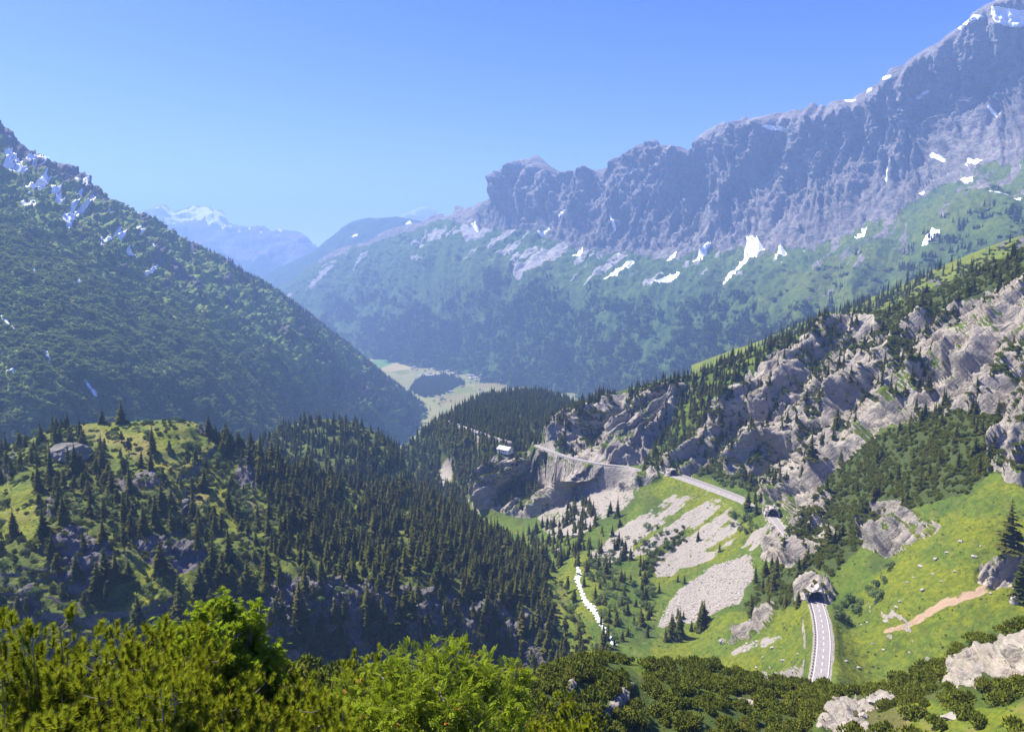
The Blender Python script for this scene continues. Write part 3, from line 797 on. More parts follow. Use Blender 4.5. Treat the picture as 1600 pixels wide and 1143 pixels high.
def disp_right(P, N, pix, below, M):
    px, py = pix.T
    rk = grid_clip(M['rock_soft'])
    # ribs run from upper right to lower left across the picture: sawtooth relief across them
    wob = n2(px, py, 90, 3, 3) * 26
    u = px * 0.64 + py * 0.77 + wob                     # across the ribs
    v = px * 0.77 - py * 0.64
    ph = u / 74 + 0.55 * n2(px, py, 110, 2, 7)
    f = ph - np.floor(ph)
    saw1 = np.where(f < 0.72, f / 0.72, (1 - f) / 0.28) - 0.5
    h1 = fbm(np.stack([np.floor(ph) * 3.1, v / 80, u * 0 + 2], 1), 2) * 0.6 + 0.7
    ph2 = u / 21 + 0.5 * n2(px, py, 60, 2, 8)
    f2 = ph2 - np.floor(ph2)
    saw2 = np.where(f2 < 0.65, f2 / 0.65, (1 - f2) / 0.35) - 0.5
    cr = fbm(np.stack([u / 24, v / 46, 0 * u + 5], 1), 4, 0.6, True)
    fine = fbm(np.stack([u / 7.5, v / 19, 0 * u + 9], 1), 4, 0.6, True)
    e = 0.25 + 0.75 * sstep(0, 22, below)
    amp = P[:, 1] / 700
    r = np.array([-.78, -.12, -.61]); nb_ = np.array([-.52, -.30, .80]); nb_ = nb_ - r * (nb_ @ r); nb_ /= np.linalg.norm(nb_); r = r / np.linalg.norm(r)
    ax = np.stack([r, nb_, np.cross(r, nb_)])
    bl = blocks(P, (46, 16, 13), ax, .45, 1) * 9 + blocks(P, (19, 7, 6), ax, .45, 2) * 5 + blocks(P, (7, 3, 2.6), ax, .4, 3) * 2.0
    q = rk * (saw1 * h1 * 32 + saw2 * 6.5 + cr * 3.0) * amp + rk * (fine * 1.3 * amp + bl)
    q2 = (1 - rk) * (fbm(P / 26, 4) * 2.2 + fbm(P / 7, 3) * 0.5)
    return N * (e * (q + q2))[:, None]
def grid_clip(x):
    return np.clip(x, 0, 1)
def mask_right(o):
    px, py = o.pix.T
    M = o.M
    n = n2(px, py, 30, 4, 3)
    nf = n2(px, py, 11, 3, 6)
    w = o.road_w
    u = px * 0.64 + py * 0.77
    v = px * 0.77 - py * 0.64
    stq = fbm(np.stack([u / 20, v / 75, 0 * u + 3], 1), 4)
    M['veg'] = sstep(0.0, 0.16, 0.75 * n + 0.6 * stq + 0.15 * nf)
    M['rock'] = M['rock'] * (1 - 0.85 * M['veg'])     # vegetated patches in the rock
    M['rock'] = np.clip(np.maximum(M['rock'], sstep(0.48, 0.62, 1 - o.N[:, 2]) * 0.9 * (1 - M['scree']) * (1 - .9 * sstep(.02, .3, w))), 0, 1)
    rd = sstep(0.8, 0.99, w)
    M['rock'] *= 1 - rd
    M['scree'] = np.maximum(M['scree'] * np.where((py > 862) | (px < 990), 0.78 + 0.7 * n, 0.58 + 0.6 * n + 1.5 * np.clip(fbm(np.stack([(px * .60 + py * .80) / 15, (px * .8 - py * .6) / 130, 0 * px + 6], 1), 3), -.5, .4)), rd * 0.8)
    M['dry'] = np.maximum(M['dry'], np.clip(sstep(0.1, 0.4, nf) * 0.35, 0, 1) * (1 - M['lush'] * .6))
    M['scrub'] = np.clip(sstep(0.0, 0.3, -n) * 0.6 * (1 - M['lush']), 0, 1)
HOLES_R = []
right = patch('right_rocky_slope', '', CREST_R, BOT_R, CT_R, 730, 1800, 1.7, [(25, 20), (120, 130), (300, 400)], disp_right,
      [('rock', 1, p) for p in ROCK_R] + [('scree', 1, p) for p in SCREE_R] + [('lush', .9, p) for p in LUSH_R] + [('soil', .72, [(1375, 984), (1420, 962), (1462, 944), (1545, 908), (1550, 920), (1470, 958), (1425, 974), (1385, 988)])],
      m_right, mask_fn=mask_right, carve=carve_roads(['near', 'gap', 'middle', 'bend']), warp=6, holes=cut_portals)

# ------------------------------------------------------------------ forested hill on the left, gorge wall in its foot
CREST_H = [(-160, 735), (-60, 715), (0, 702), (40, 686), (80, 672), (120, 664), (160, 660), (210, 658), (260, 657), (300, 660), (318, 668), (330, 682), (360, 697), (400, 708), (440, 722), (480, 735), (520, 752), (560, 758), (600, 760), (650, 766), (690, 784), (730, 806), (770, 828), (810, 850), (845, 870), (870, 890), (890, 918), (905, 945), (918, 970), (930, 995), (945, 1025), (960, 1050)]
BOT_H = [(-160, 1160), (400, 1120), (800, 1100), (870, 1085), (945, 1070), (960, 1075)]
CT_H = [(-160, 735, 520), (0, 702, 545), (120, 664, 560), (210, 658, 565), (300, 660, 562), (360, 697, 575), (440, 722, 600), (520, 752, 640), (600, 760, 690), (690, 784, 700), (770, 828, 680), (845, 870, 640), (890, 918, 565), (918, 970, 500), (945, 1025, 440), (960, 1050, 418),
        (100, 700, 505), (250, 700, 512), (100, 760, 432), (250, 760, 448), (40, 745, 440), (60, 800, 395), (180, 800, 410), (300, 800, 445), (90, 850, 352), (90, 900, 342), (150, 930, 334), (30, 900, 340), (-160, 900, 335), (220, 900, 356), (300, 880, 388), (350, 830, 440), (400, 850, 430), (250, 960, 336), (300, 950, 350), (350, 900, 385), (430, 900, 400), (0, 1000, 320), (150, 1020, 318), (300, 1040, 326), (-160, 1160, 290), (150, 1140, 296), (400, 1120, 320),
        (420, 940, 378), (480, 905, 402), (480, 960, 385), (480, 1040, 372), (530, 850, 500), (530, 905, 424), (530, 1040, 392), (600, 850, 535), (600, 910, 438), (600, 960, 414), (600, 1050, 400), (700, 850, 560), (700, 930, 462), (700, 980, 440), (700, 1050, 428), (780, 900, 540), (780, 960, 470), (780, 1040, 452), (840, 920, 545), (850, 960, 490), (870, 1020, 450), (870, 980, 480), (800, 1100, 425), (940, 1065, 410)]
ROCK_H = [[(395, 935), (440, 905), (520, 905), (620, 915), (720, 940), (800, 955), (850, 975), (870, 1040), (860, 1090), (400, 1090)], [(75, 830), (100, 820), (150, 845), (180, 880), (150, 925), (105, 930), (85, 900)], [(20, 950), (60, 910), (70, 990), (30, 1000)], [(95, 770), (72, 790), (70, 810), (84, 815)], [(170, 762), (240, 740), (246, 756), (215, 778), (160, 775)], [(360, 755), (375, 715), (392, 735), (400, 760), (380, 772)], [(305, 655), (318, 672), (322, 690), (310, 680)], [(5, 735), (20, 700), (25, 710), (12, 755)], [(280, 780), (305, 775), (300, 798), (275, 800)], [(200, 850), (290, 850), (330, 870), (300, 895), (220, 890)]]
LUSH_H = [[(0, 760), (60, 770), (60, 850), (0, 850)], [(130, 660), (310, 660), (330, 700), (310, 760), (220, 740), (120, 690)], [(380, 740), (440, 800), (450, 850), (400, 850), (300, 800), (300, 770)], [(200, 880), (300, 870), (300, 960), (200, 960)], [(850, 890), (880, 900), (945, 1020), (940, 1060), (880, 1010)], [(525, 770), (560, 770), (560, 800), (530, 810)]]
DRY_H = [[(115, 660), (170, 670), (240, 700), (300, 720), (290, 740), (200, 720), (140, 690)], [(250, 770), (300, 760), (330, 790), (280, 800)], [(350, 760), (420, 800), (440, 830), (400, 810)]]
def disp_hill(P, N, pix, below, M):
    rk = np.clip(M['rock_soft'], 0, 1)
    e = 0.2 + 0.8 * sstep(0, 20, below)
    big = fbm(P / 60, 3) * 5.5
    ledge = fbm(P / np.array([55., 55., 9.]), 3, 0.5, True) * 4.0
    cl = fbm(P / np.array([14., 14., 34.]), 4, 0.55, True)
    cl2 = fbm(np.stack([(P[:, 0] + P[:, 2] * 0.7) / 6.0, P[:, 1] / 9, P[:, 2] / 22], 1), 3, 0.55, True)
    bl = blocks(P, (13, 13, 19), np.array([[.9, -.2, .38], [.2, .97, .05], [-.38, .03, .92]]), .45, 1) * 5.0 + blocks(P, (5, 6, 8), np.array([[.9, -.2, .38], [.2, .97, .05], [-.38, .03, .92]]), .45, 2) * 2.6 + blocks(P, (2.2, 2.2, 3), None, .4, 3) * 0.9
    return N * (e * ((1 - rk) * (big + ledge + fbm(P / 12, 3) * 1.2) + rk * ((cl - .3) * 4.0 + cl2 * 1.2 + bl + ledge + big * .6)))[:, None]
def mask_hill(o):
    px, py = o.pix.T
    M = o.M
    n = n2(px, py, 36, 3, 3)
    M['rock'] = np.clip(np.maximum(M['rock'], sstep(0.40, 0.55, 1 - o.N[:, 2]) * 0.85), 0, 1)
    M['dry'] = np.maximum(M['dry'] * (0.7 + n), np.clip(sstep(0.05, 0.3, n), 0, 1) * 0.35)
    M['scrub'] = np.clip(0.5 - M['lush'] + 0.4 * n, 0, 1)
    o.n = n
hill = patch('left_forested_hill', '', CREST_H, BOT_H, CT_H, -160, 960, 1.8, [(20, 12), (90, 90), (200, 220)], disp_hill,
      [('rock', 1, p) for p in ROCK_H] + [('lush', 1, p) for p in LUSH_H] + [('dry', 1, p) for p in DRY_H], m_hill, mask_fn=mask_hill, warp=6)

# ------------------------------------------------------------------ near slope under the viewpoint
CREST_N = [(-300, 1135), (0, 1120), (300, 1105), (420, 1065), (500, 1060), (600, 1062), (760, 1068), (830, 1062), (865, 1046), (900, 1034), (940, 1028), (1000, 1030), (1060, 1036), (1110, 1042), (1160, 1052), (1220, 1066), (1280, 1074), (1340, 1076), (1390, 1068), (1440, 1052), (1480, 1025), (1510, 1004), (1550, 990), (1600, 975), (1700, 950), (1900, 930)]
BOT_N = [(-300, 1300), (1900, 1300)]
CT_N = [(-300, 1135, 19), (0, 1120, 22), (300, 1105, 30), (420, 1065, 62), (600, 1062, 95), (830, 1062, 118), (900, 1034, 140), (1000, 1030, 158), (1160, 1052, 168), (1280, 1074, 172), (1390, 1068, 166), (1480, 1025, 160), (1600, 975, 148), (1900, 930, 130),
        (-300, 1300, 12), (0, 1300, 13), (300, 1300, 15), (500, 1300, 17.5), (700, 1300, 24), (900, 1300, 70), (1100, 1300, 82), (1300, 1300, 85), (1600, 1300, 78), (1900, 1300, 66), (900, 1120, 105), (1100, 1120, 126), (1300, 1120, 136), (1500, 1120, 122), (1600, 1060, 126), (1500, 1060, 140), (600, 1120, 76)]
def disp_near(P, N, pix, below, M):
    e = 0.3 + 0.7 * sstep(0, 25, below)
    rk = np.clip(M['rock_soft'], 0, 1)
    a = P[:, 1] / 130
    return N * (e * a * ((1 - rk) * (fbm(P / 16, 3) * 1.8 + fbm(P / 4, 3) * 0.35) + rk * (fbm(P / np.array([5., 5., 3.]), 4, 0.6, True) * 0.9 + 0.3 + blocks(P, (6.5, 6.5, 3.2), None, .4, 1) * 2.8 + blocks(P, (1.6, 1.6, 1), None, .4, 2) * .6)))[:, None]
ROCK_N = [[(1470, 1070), (1485, 1030), (1520, 1010), (1560, 1000), (1640, 970), (1640, 1075), (1540, 1060), (1530, 1075)], [(1285, 1110), (1300, 1092), (1400, 1090), (1405, 1105), (1330, 1120), (1380, 1143), (1310, 1150), (1280, 1150)], [(875, 1095), (888, 1065), (903, 1062), (892, 1090)], [(926, 1128), (955, 1103), (968, 1110), (940, 1136)], [(945, 1110), (962, 1080), (985, 1075), (975, 1110)], [(1060, 1120), (1068, 1115), (1068, 1128), (1060, 1130)], [(1145, 1093), (1195, 1090), (1195, 1097), (1150, 1099)], [(825, 1085), (838, 1065), (842, 1080), (830, 1090)]]
def mask_near(o):
    px, py = o.pix.T
    n = n2(px, py, 26, 3, 3)
    M = o.M
    M['rock'] = np.maximum(M['rock'], sstep(0.46, 0.6, n) * 0.7)
    M['dry'] = np.clip(M['dry'] + sstep(0.1, 0.4, n) * 0.5, 0, 1)
    M['scrub'] = np.clip(0.7 - M['lush'] * 1.2, 0, 1)
near = patch('near_slope', '', CREST_N, BOT_N, CT_N, -300, 1900, 2.6, [(8, 8), (40, 60), (90, 130)], disp_near,
      [('rock', 1, p) for p in ROCK_N] + [('lush', 1, [(1410, 1095), (1500, 1105), (1600, 1100), (1640, 1160), (1430, 1160)]), ('lush', .8, [(960, 1020), (1060, 1050), (1090, 1065), (1000, 1060)]), ('dry', 1, [(1320, 1110), (1420, 1110), (1430, 1160), (1330, 1160)]), ('soil', .8, [(1285, 1100), (1320, 1095), (1320, 1120), (1290, 1125)])],
      m_near, mask_fn=mask_near, warp=5)
# the slope goes on from the bottom of the view up to the standing place
rb = near.P.reshape(near.shape + (3,))[-1]
rows = [rb + (np.stack([rb[:, 0] * 0.10, np.full(len(rb), -14.0), np.full(len(rb), CAMZ - 1.9)], 1) - rb) * t for t in np.linspace(0, 1, 14)]
rows = np.stack(rows)
rows[1:, :, 2] += 0.4 * fbm(rows[1:].reshape(-1, 3) / 3, 3).reshape(rows[1:].shape[:2])
r_, c_ = rows.shape[:2]
ii = np.arange(r_ * c_).reshape(r_, c_)
fm = np.stack([ii[:-1, :-1], ii[1:, :-1], ii[1:, 1:], ii[:-1, 1:]], -1).reshape(-1, 4)
me = mesh_np('viewpoint_slope', rows.reshape(-1, 3), fm)
attr_color(me, 'mask', np.zeros((r_ * c_, 4)))
attr_color(me, 'mask2', np.tile([0.5, 0.4, 0, 1], (r_ * c_, 1)))
tag(link('viewpoint_slope', me, None, m_near), kind='structure')
# ------------------------------------------------------------------ foliage materials
def leaf_mat(name, ca, cb, cc=None, transl=0.3, sc=3.0, obj_rand=True):
    t = NT(name)
    co = t.coord()
    n = t.noise(co, sc, 2)
    r = t.n.new('ShaderNodeObjectInfo').outputs['Random']
    c = t.mix(t.ramp(n, 0.3, 0.7), ca, cb)
    if obj_rand:
        c = t.mix(t.math('MULTIPLY', r, 0.85), c, cc if cc else cb)
    d = t.n.new('ShaderNodeBsdfDiffuse')
    tr = t.n.new('ShaderNodeBsdfTranslucent')
    mx = t.n.new('ShaderNodeMixShader')
    t.l.new(c, d.inputs[0])
    t.l.new(t.mix(0.5, c, (0.16, 0.20, 0.01)), tr.inputs[0])
    mx.inputs[0].default_value = transl
    t.l.new(d.outputs[0], mx.inputs[1]); t.l.new(tr.outputs[0], mx.inputs[2])
    t.l.new(mx.outputs[0], t.out.inputs[0])
    return t.mat
def bark_mat(name, ca, cb):
    t = NT(name)
    co = t.coord()
    n = t.noise(t.mapping(co, (1, 1, 0.25)), 9, 5)
    t.principled(t.mix(n, ca, cb), 0.9, t.bump(n, 0.6, 0.02), 0.1)
    return t.mat
M_SPRUCE = leaf_mat('spruce_needles', (0.048, 0.062, 0.013), (0.10, 0.115, 0.019), (0.115, 0.11, 0.022), 0.32)
M_PINE = leaf_mat('stone_pine_needles', (0.075, 0.088, 0.016), (0.14, 0.15, 0.024), (0.15, 0.14, 0.028), 0.35)
M_MUGO = leaf_mat('dwarf_pine_needles', (0.10, 0.125, 0.016), (0.19, 0.215, 0.026), (0.165, 0.18, 0.024), 0.34)
M_ALDER = leaf_mat('alder_leaves', (0.09, 0.14, 0.035), (0.16, 0.22, 0.075), (0.19, 0.23, 0.09), 0.3)
M_FAR = leaf_mat('far_bush_leaves', (0.15, 0.22, 0.055), (0.23, 0.30, 0.09), (0.15, 0.21, 0.06), 0.5)
M_BARK = bark_mat('brown_bark', (0.07, 0.05, 0.035), (0.13, 0.10, 0.075))

# ------------------------------------------------------------------ tree shapes (unit height 1 m, scaled on placement)
def kites(base, d, L, w, droop, fold):
    """leafy twig: base point, unit direction, length, half width -> 4 verts, 2 folded triangles"""
    side = np.cross(d, (0, 0, 1.0))
    side /= np.linalg.norm(side) + 1e-9
    mid = base + d * L * 0.55 + np.array([0, 0, -droop * L * 0.3])
    tip = base + d * L + np.array([0, 0, -droop * L])
    return [base + np.array([0, 0, fold]), mid + side * w, tip, mid - side * w]
def mesh_from(V, F3, name, smooth=False):
    return mesh_np(name, np.array(V), np.array(F3), smooth)
def trunk_mesh(name, r0, h, lean=(0, 0), seg=6):
    V, Fc = [], []
    hs = [0, 0.5, 1.0]
    for k in hs:
        r = r0 * (1 - 0.85 * k)
        for j in range(seg):
            a = 2 * math.pi * j / seg
            V.append((lean[0] * k + r * math.cos(a), lean[1] * k + r * math.sin(a), -0.06 + (h + 0.06) * k))
    for i in range(len(hs) - 1):
        for j in range(seg):
            Fc.append((i * seg + j, i * seg + (j + 1) % seg, (i + 1) * seg + (j + 1) % seg, (i + 1) * seg + j))
    me = mesh_np(name, np.array(V), np.array(Fc), True)
    me.materials.append(M_BARK)
    return me
def conifer_mesh(name, seed, rad=0.17, tiers=15, br=9, sub=3, mat=None, z0=0.06, power=0.85, top=1.0, wid=0.27, core=0.62):
    rs = np.random.default_rng(seed)
    V, Fc = [], []
    lop = rs.uniform(0.7, 1.25, 8)
    for i in range(tiers):
        f = (i + rs.uniform(-0.3, 0.3)) / tiers
        z = z0 + (top - z0) * max(f, 0)
        rr = rad * (1 - f) ** power * rs.uniform(0.78, 1.18) + 0.008
        n = max(4, int(br * (1 - 0.55 * f)))
        a0 = rs.uniform(0, 6.28)
        for j in range(n):
            a = a0 + 6.283 * j / n + rs.uniform(-0.25, 0.25)
            R_ = rr * rs.uniform(0.7, 1.15) * lop[int(a / 6.283 * 8) % 8]
            d = np.array([math.cos(a), math.sin(a), 0.15 + 0.5 * f])
            d /= np.linalg.norm(d)
            for s_ in range(sub):
                st = 0.0 if s_ == 0 else R_ * rs.uniform(0.25, 0.5)
                aa = 0.0 if s_ == 0 else (0.55 if s_ == 1 else -0.55)
                dd = np.array([math.cos(a + aa), math.sin(a + aa), d[2]])
                b = np.array([math.cos(a) * st, math.sin(a) * st, z + 0.01 - 0.3 * st])
                L = R_ if s_ == 0 else R_ - st * 0.7
                k = len(V)
                V += kites(b, dd, L, max(wid * R_, 0.006) * rs.uniform(0.9, 1.4), 0.55 - 0.35 * f, 0.018)
                Fc += [(k, k + 1, k + 2), (k, k + 2, k + 3)]
    # shaded inner body so that the crown is not see-through
    k = len(V)
    cs = 7
    for q_, (zc, rc) in enumerate(((z0 + .03, rad * core * .8), (z0 + .2, rad * core * .82), (.6, rad * core * .42), (.92, .004))):
        for j in range(cs):
            a = 6.283 * j / cs + q_
            rj = rc * rs.uniform(.7, 1.15)
            V.append((rj * math.cos(a), rj * math.sin(a), zc + rs.uniform(-.03, .03)))
    for q_ in range(3):
        for j in range(cs):
            a_, b_ = k + q_ * cs + j, k + q_ * cs + (j + 1) % cs
            Fc += [(a_, b_, b_ + cs), (a_, b_ + cs, a_ + cs)]
    k = len(V)
    for j in range(4):
        a = j * 1.57
        V.append((0.014 * math.cos(a), 0.014 * math.sin(a), top - 0.06))
    V.append((0, 0, top + 0.03))
    Fc += [(k + j, k + (j + 1) % 4, k + 4) for j in range(4)]
    me = mesh_from(V, Fc, name)
    me.materials.append(mat or M_SPRUCE)
    return me
def clump_mesh(name, seed, lobes, n, leaf, mat, up=0.4, aspect=1.0, tri=True):
    """crown of leaf-sized faces in overlapping lobes (cx,cy,cz,rx,rz)"""
    rs = np.random.default_rng(seed)
    V, Fc = [], []
    w = np.array([l[3] ** 2 * 1.0 for l in lobes]); w /= w.sum()
    for q in range(n):
        l = lobes[rs.choice(len(lobes), p=w)]
        d = rs.normal(size=3); d /= np.linalg.norm(d)
        if d[2] < -0.35: d[2] *= -1
        rr = rs.uniform(0.55, 1.0) ** 0.5
        p = np.array([l[0] + d[0] * l[3] * rr, l[1] + d[1] * l[3] * rr, l[2] + d[2] * l[4] * rr])
        nrm = d + rs.normal(size=3) * 0.55 + np.array([0, 0, up])
        nrm /= np.linalg.norm(nrm)
        t1 = np.cross(nrm, rs.normal(size=3)); t1 /= np.linalg.norm(t1)
        t2 = np.cross(nrm, t1)
        s = leaf * rs.uniform(0.6, 1.4)
        k = len(V)
        V += [p + t1 * s, p - t1 * s * 0.6 + t2 * s * 0.8 * aspect, p - t1 * s * 0.9 - nrm * s * 0.3, p - t1 * s * 0.3 - t2 * s * 0.8 * aspect]
        Fc += [(k, k + 1, k + 2), (k, k + 2, k + 3)]
    me = mesh_from(V, Fc, name)
    me.materials.append(mat)
    return me
def mugo_mesh(name, seed, n=800, mat=None, spike=0.095):
    """low spreading pine: many upright needle tufts on a lumpy mound, unit width"""
    rs = np.random.default_rng(seed)
    V, Fc = [], []
    lob = [(rs.uniform(-.28, .28), rs.uniform(-.28, .28), rs.uniform(.16, .30), rs.uniform(0.18, .34)) for _ in range(6)]
    for q in range(n):
        l = lob[rs.integers(6)]
        d = rs.normal(size=3); d /= np.linalg.norm(d); d[2] = abs(d[2]) - 0.15
        rr = rs.uniform(0.5, 1) ** 0.6
        p = np.array([l[0] + d[0] * l[3] * rr, l[1] + d[1] * l[3] * rr, max(0.02, l[2] + d[2] * l[3] * rr * 0.85 - 0.05)])
        ax = np.array([d[0] * 0.5, d[1] * 0.5, 1.0]) + rs.normal(size=3) * 0.22
        ax /= np.linalg.norm(ax)
        s = spike * rs.uniform(0.7, 1.3)
        t1 = np.cross(ax, rs.normal(size=3)); t1 /= np.linalg.norm(t1)
        t2 = np.cross(ax, t1)
        k = len(V)
        wd = s * 0.36
        if q % 3:
            nn_ = d * .5 + np.array([-.1, 0, .8]) + rs.normal(size=3) * .45
            nn_ /= np.linalg.norm(nn_)
            t1 = np.cross(nn_, rs.normal(size=3)); t1 /= np.linalg.norm(t1); t2 = np.cross(nn_, t1)
            a_ = s * .55
            V += [p + t1 * a_, p + t2 * a_ * .6 - nn_ * a_ * .2, p - t1 * a_, p - t2 * a_ * .6 - nn_ * a_ * .2, p]
            Fc += [(k, k + 1, k + 4), (k + 1, k + 2, k + 4), (k + 2, k + 3, k + 4), (k + 3, k, k + 4)]
            continue
        V += [p + t1 * wd, p - t1 * wd * .5 + t2 * wd * .87, p - t1 * wd * .5 - t2 * wd * .87, p + ax * s, p - ax * s * 0.3]
        Fc += [(k, k + 1, k + 3), (k + 1, k + 2, k + 3), (k + 2, k, k + 3)]
    me = mesh_from(V, Fc, name)
    me.materials.append(mat or M_MUGO)
    return me
def with_trunk(crown, trunk, name):
    """one mesh of crown + trunk for the forests that read as one mass"""
    bm = bmesh.new()
    bm.from_mesh(crown)
    nf = len(bm.faces)
    bm.from_mesh(trunk)
    bm.faces.ensure_lookup_table()
    for f in bm.faces[nf:]:
        f.material_index = 1
    me = bpy.data.meshes.new(name)
    bm.to_mesh(me); bm.free()
    me.materials.append(crown.materials[0]); me.materials.append(M_BARK)
    return me

rs_ = np.random.default_rng(3)
SPRUCES = [conifer_mesh('spruce_crown', 10 + i, rad=[.15, .18, .21, .14][i], tiers=[17, 15, 14, 18][i], br=[8, 9, 10, 8][i], power=[.9, .8, .75, 1.0][i]) for i in range(4)]
def pine_lobes(seed):
    rs = np.random.default_rng(seed)
    L = []
    for i in range(9):
        f = i / 8
        r = 0.17 * (1 - 0.65 * f) * rs.uniform(.8, 1.2)
        L.append((rs.normal() * 0.07 * (1 - f), rs.normal() * 0.07 * (1 - f), 0.24 + 0.66 * f, r, r * 0.7))
    return L
PINES = [clump_mesh('stone_pine_crown', 30 + i, pine_lobes(i), 420, 0.045, M_PINE, 0.8) for i in range(3)]
TRUNK = trunk_mesh('trunk', 0.022, 0.86)
MUGOS = [mugo_mesh('dwarf_pine', 50 + i) for i in range(4)]
def bush_lobes(seed, k=6):
    rs = np.random.default_rng(seed)
    return [(rs.uniform(-.28, .28), rs.uniform(-.28, .28), rs.uniform(.2, .45), rs.uniform(.16, .28), rs.uniform(.16, .26)) for _ in range(k)]
ALDERS = [clump_mesh('alder_bush', 70 + i, bush_lobes(i), 420, 0.045, M_ALDER, 0.5) for i in range(3)]
FARCON = [conifer_mesh('far_conifer', 90 + i, rad=.19, tiers=8, br=7, sub=1, power=.8, wid=.45, core=.7) for i in range(3)]
def far_grove(seed, n=7):
    rs = np.random.default_rng(seed)
    bm = bmesh.new()
    for i in range(n):
        b0 = len(bm.verts)
        bm.from_mesh(FARCON[i % 3])
        bm.verts.ensure_lookup_table()
        s = rs.uniform(.7, 1.1); ox, oy = rs.uniform(-.55, .55, 2)
        for v in bm.verts[b0:]:
            v.co = Vector((v.co.x * s * 1.1 + ox, v.co.y * s * 1.1 + oy, v.co.z * s))
    me = bpy.data.meshes.new('far_grove'); bm.to_mesh(me); bm.free()
    me.materials.append(M_SPRUCE)
    return me
GROVES = [far_grove(i) for i in range(3)]
FARBUSH = [clump_mesh('far_bush', 110 + i, bush_lobes(20 + i, 7), 110, 0.095, M_FAR, 0.2) for i in range(3)]

# ------------------------------------------------------------------ scattering
def scatter(o, dens, seed):
    """points on a patch; dens = per-vertex plants per 100 square metres"""
    rs = np.random.default_rng(seed)
    q = o.P[o.F]
    ar = 0.5 * np.linalg.norm(np.cross(q[:, 2] - q[:, 0], q[:, 3] - q[:, 1]), axis=1)
    w = ar * dens[o.F].mean(1) / 100.0
    w[: o.nb * (o.shape[1] - 1)] *= 0.0
    tot = w.sum()
    n = rs.poisson(tot)
    if n == 0:
        return np.zeros((0, 3)), np.zeros((0, 2))
    k = rs.choice(len(w), n, p=w / tot)
    a, b = rs.uniform(size=(2, n))
    f = o.F[k]
    wt = np.stack([(1 - a) * (1 - b), a * (1 - b), a * b, (1 - a) * b], 1)
    return (o.P[f] * wt[..., None]).sum(1), (o.pix[f] * wt[..., None]).sum(1)

# coarse depth picture of the terrain, to know which plants can be seen
ZB = np.full((286, 400), 1e9)
for o in PATCHES.values():
    X, Yp, D = project(o.P)
    u, v = (X / 4).astype(int), (Yp / 4).astype(int)
    ok = (u >= 0) & (u < 400) & (v >= 0) & (v < 286) & (D > 1)
    np.minimum.at(ZB, (v[ok], u[ok]), D[ok])
def visible(P, h):
    X, Yp, D = project(P + np.array([0, 0, 1.0]) * (np.asarray(h)[:, None] * 0.8))
    u, v = (X / 4).astype(int), (Yp / 4).astype(int)
    ok = (u >= 0) & (u < 400) & (v >= 0) & (v < 286)
    z = np.full(len(P), -1.0)
    z[ok] = ZB[v[ok], u[ok]]
    return ok & (D < z * 1.03 + 4)

def gn_scatter(name, P, size, wid, idx, protos, label, cat, seed=0):
    """one mass of plants: instances of a few shapes on a cloud of points"""
    rs = np.random.default_rng(seed)
    me = bpy.data.meshes.new(name)
    n = len(P)
    me.vertices.add(n)
    me.vertices.foreach_set('co', np.asarray(P, np.float32).ravel())
    a = me.attributes.new('plant_scale', 'FLOAT_VECTOR', 'POINT')
    a.data.foreach_set('vector', np.stack([wid, wid, size], 1).astype(np.float32).ravel())
    a = me.attributes.new('plant_turn', 'FLOAT_VECTOR', 'POINT')
    a.data.foreach_set('vector', np.stack([rs.normal(size=n) * .03, rs.normal(size=n) * .03, rs.uniform(0, 6.28, n)], 1).astype(np.float32).ravel())
    a = me.attributes.new('plant_kind', 'INT', 'POINT')
    a.data.foreach_set('value', np.asarray(idx, np.int32))
    me.update()
    ob = link(name, me)
    ng = bpy.data.node_groups.new(name + '_scatter', 'GeometryNodeTree')
    ng.interface.new_socket('Geometry', in_out='INPUT', socket_type='NodeSocketGeometry')
    ng.interface.new_socket('Geometry', in_out='OUTPUT', socket_type='NodeSocketGeometry')
    gi, go = ng.nodes.new('NodeGroupInput'), ng.nodes.new('NodeGroupOutput')
    jn = ng.nodes.new('GeometryNodeJoinGeometry')
    def named(nm, ty):
        x = ng.nodes.new('GeometryNodeInputNamedAttribute')
        x.data_type = ty
        x.inputs[0].default_value = nm
        return x.outputs[0]
    sc_, tu_, ki_ = named('plant_scale', 'FLOAT_VECTOR'), named('plant_turn', 'FLOAT_VECTOR'), named('plant_kind', 'INT')
    for k, me_p in enumerate(protos):
        po = bpy.data.objects.new(me_p.name + '_shape', me_p)
        oi = ng.nodes.new('GeometryNodeObjectInfo')
        oi.inputs['Object'].default_value = po
        oi.inputs['As Instance'].default_value = True
        cmp = ng.nodes.new('FunctionNodeCompare')
        cmp.data_type = 'INT'; cmp.operation = 'EQUAL'
        ng.links.new(ki_, cmp.inputs[2]); cmp.inputs[3].default_value = k
        ip = ng.nodes.new('GeometryNodeInstanceOnPoints')
        ng.links.new(gi.outputs[0], ip.inputs['Points'])
        ng.links.new(cmp.outputs[0], ip.inputs['Selection'])
        ng.links.new(oi.outputs['Geometry'], ip.inputs['Instance'])
        ng.links.new(tu_, ip.inputs['Rotation'])
        ng.links.new(sc_, ip.inputs['Scale'])
        ng.links.new(ip.outputs[0], jn.inputs[0])
    ng.links.new(jn.outputs[0], go.inputs[0])
    md = ob.modifiers.new('scatter', 'NODES')
    md.node_group = ng
    tag(ob, label=label, cat=cat, kind='stuff')
    return ob

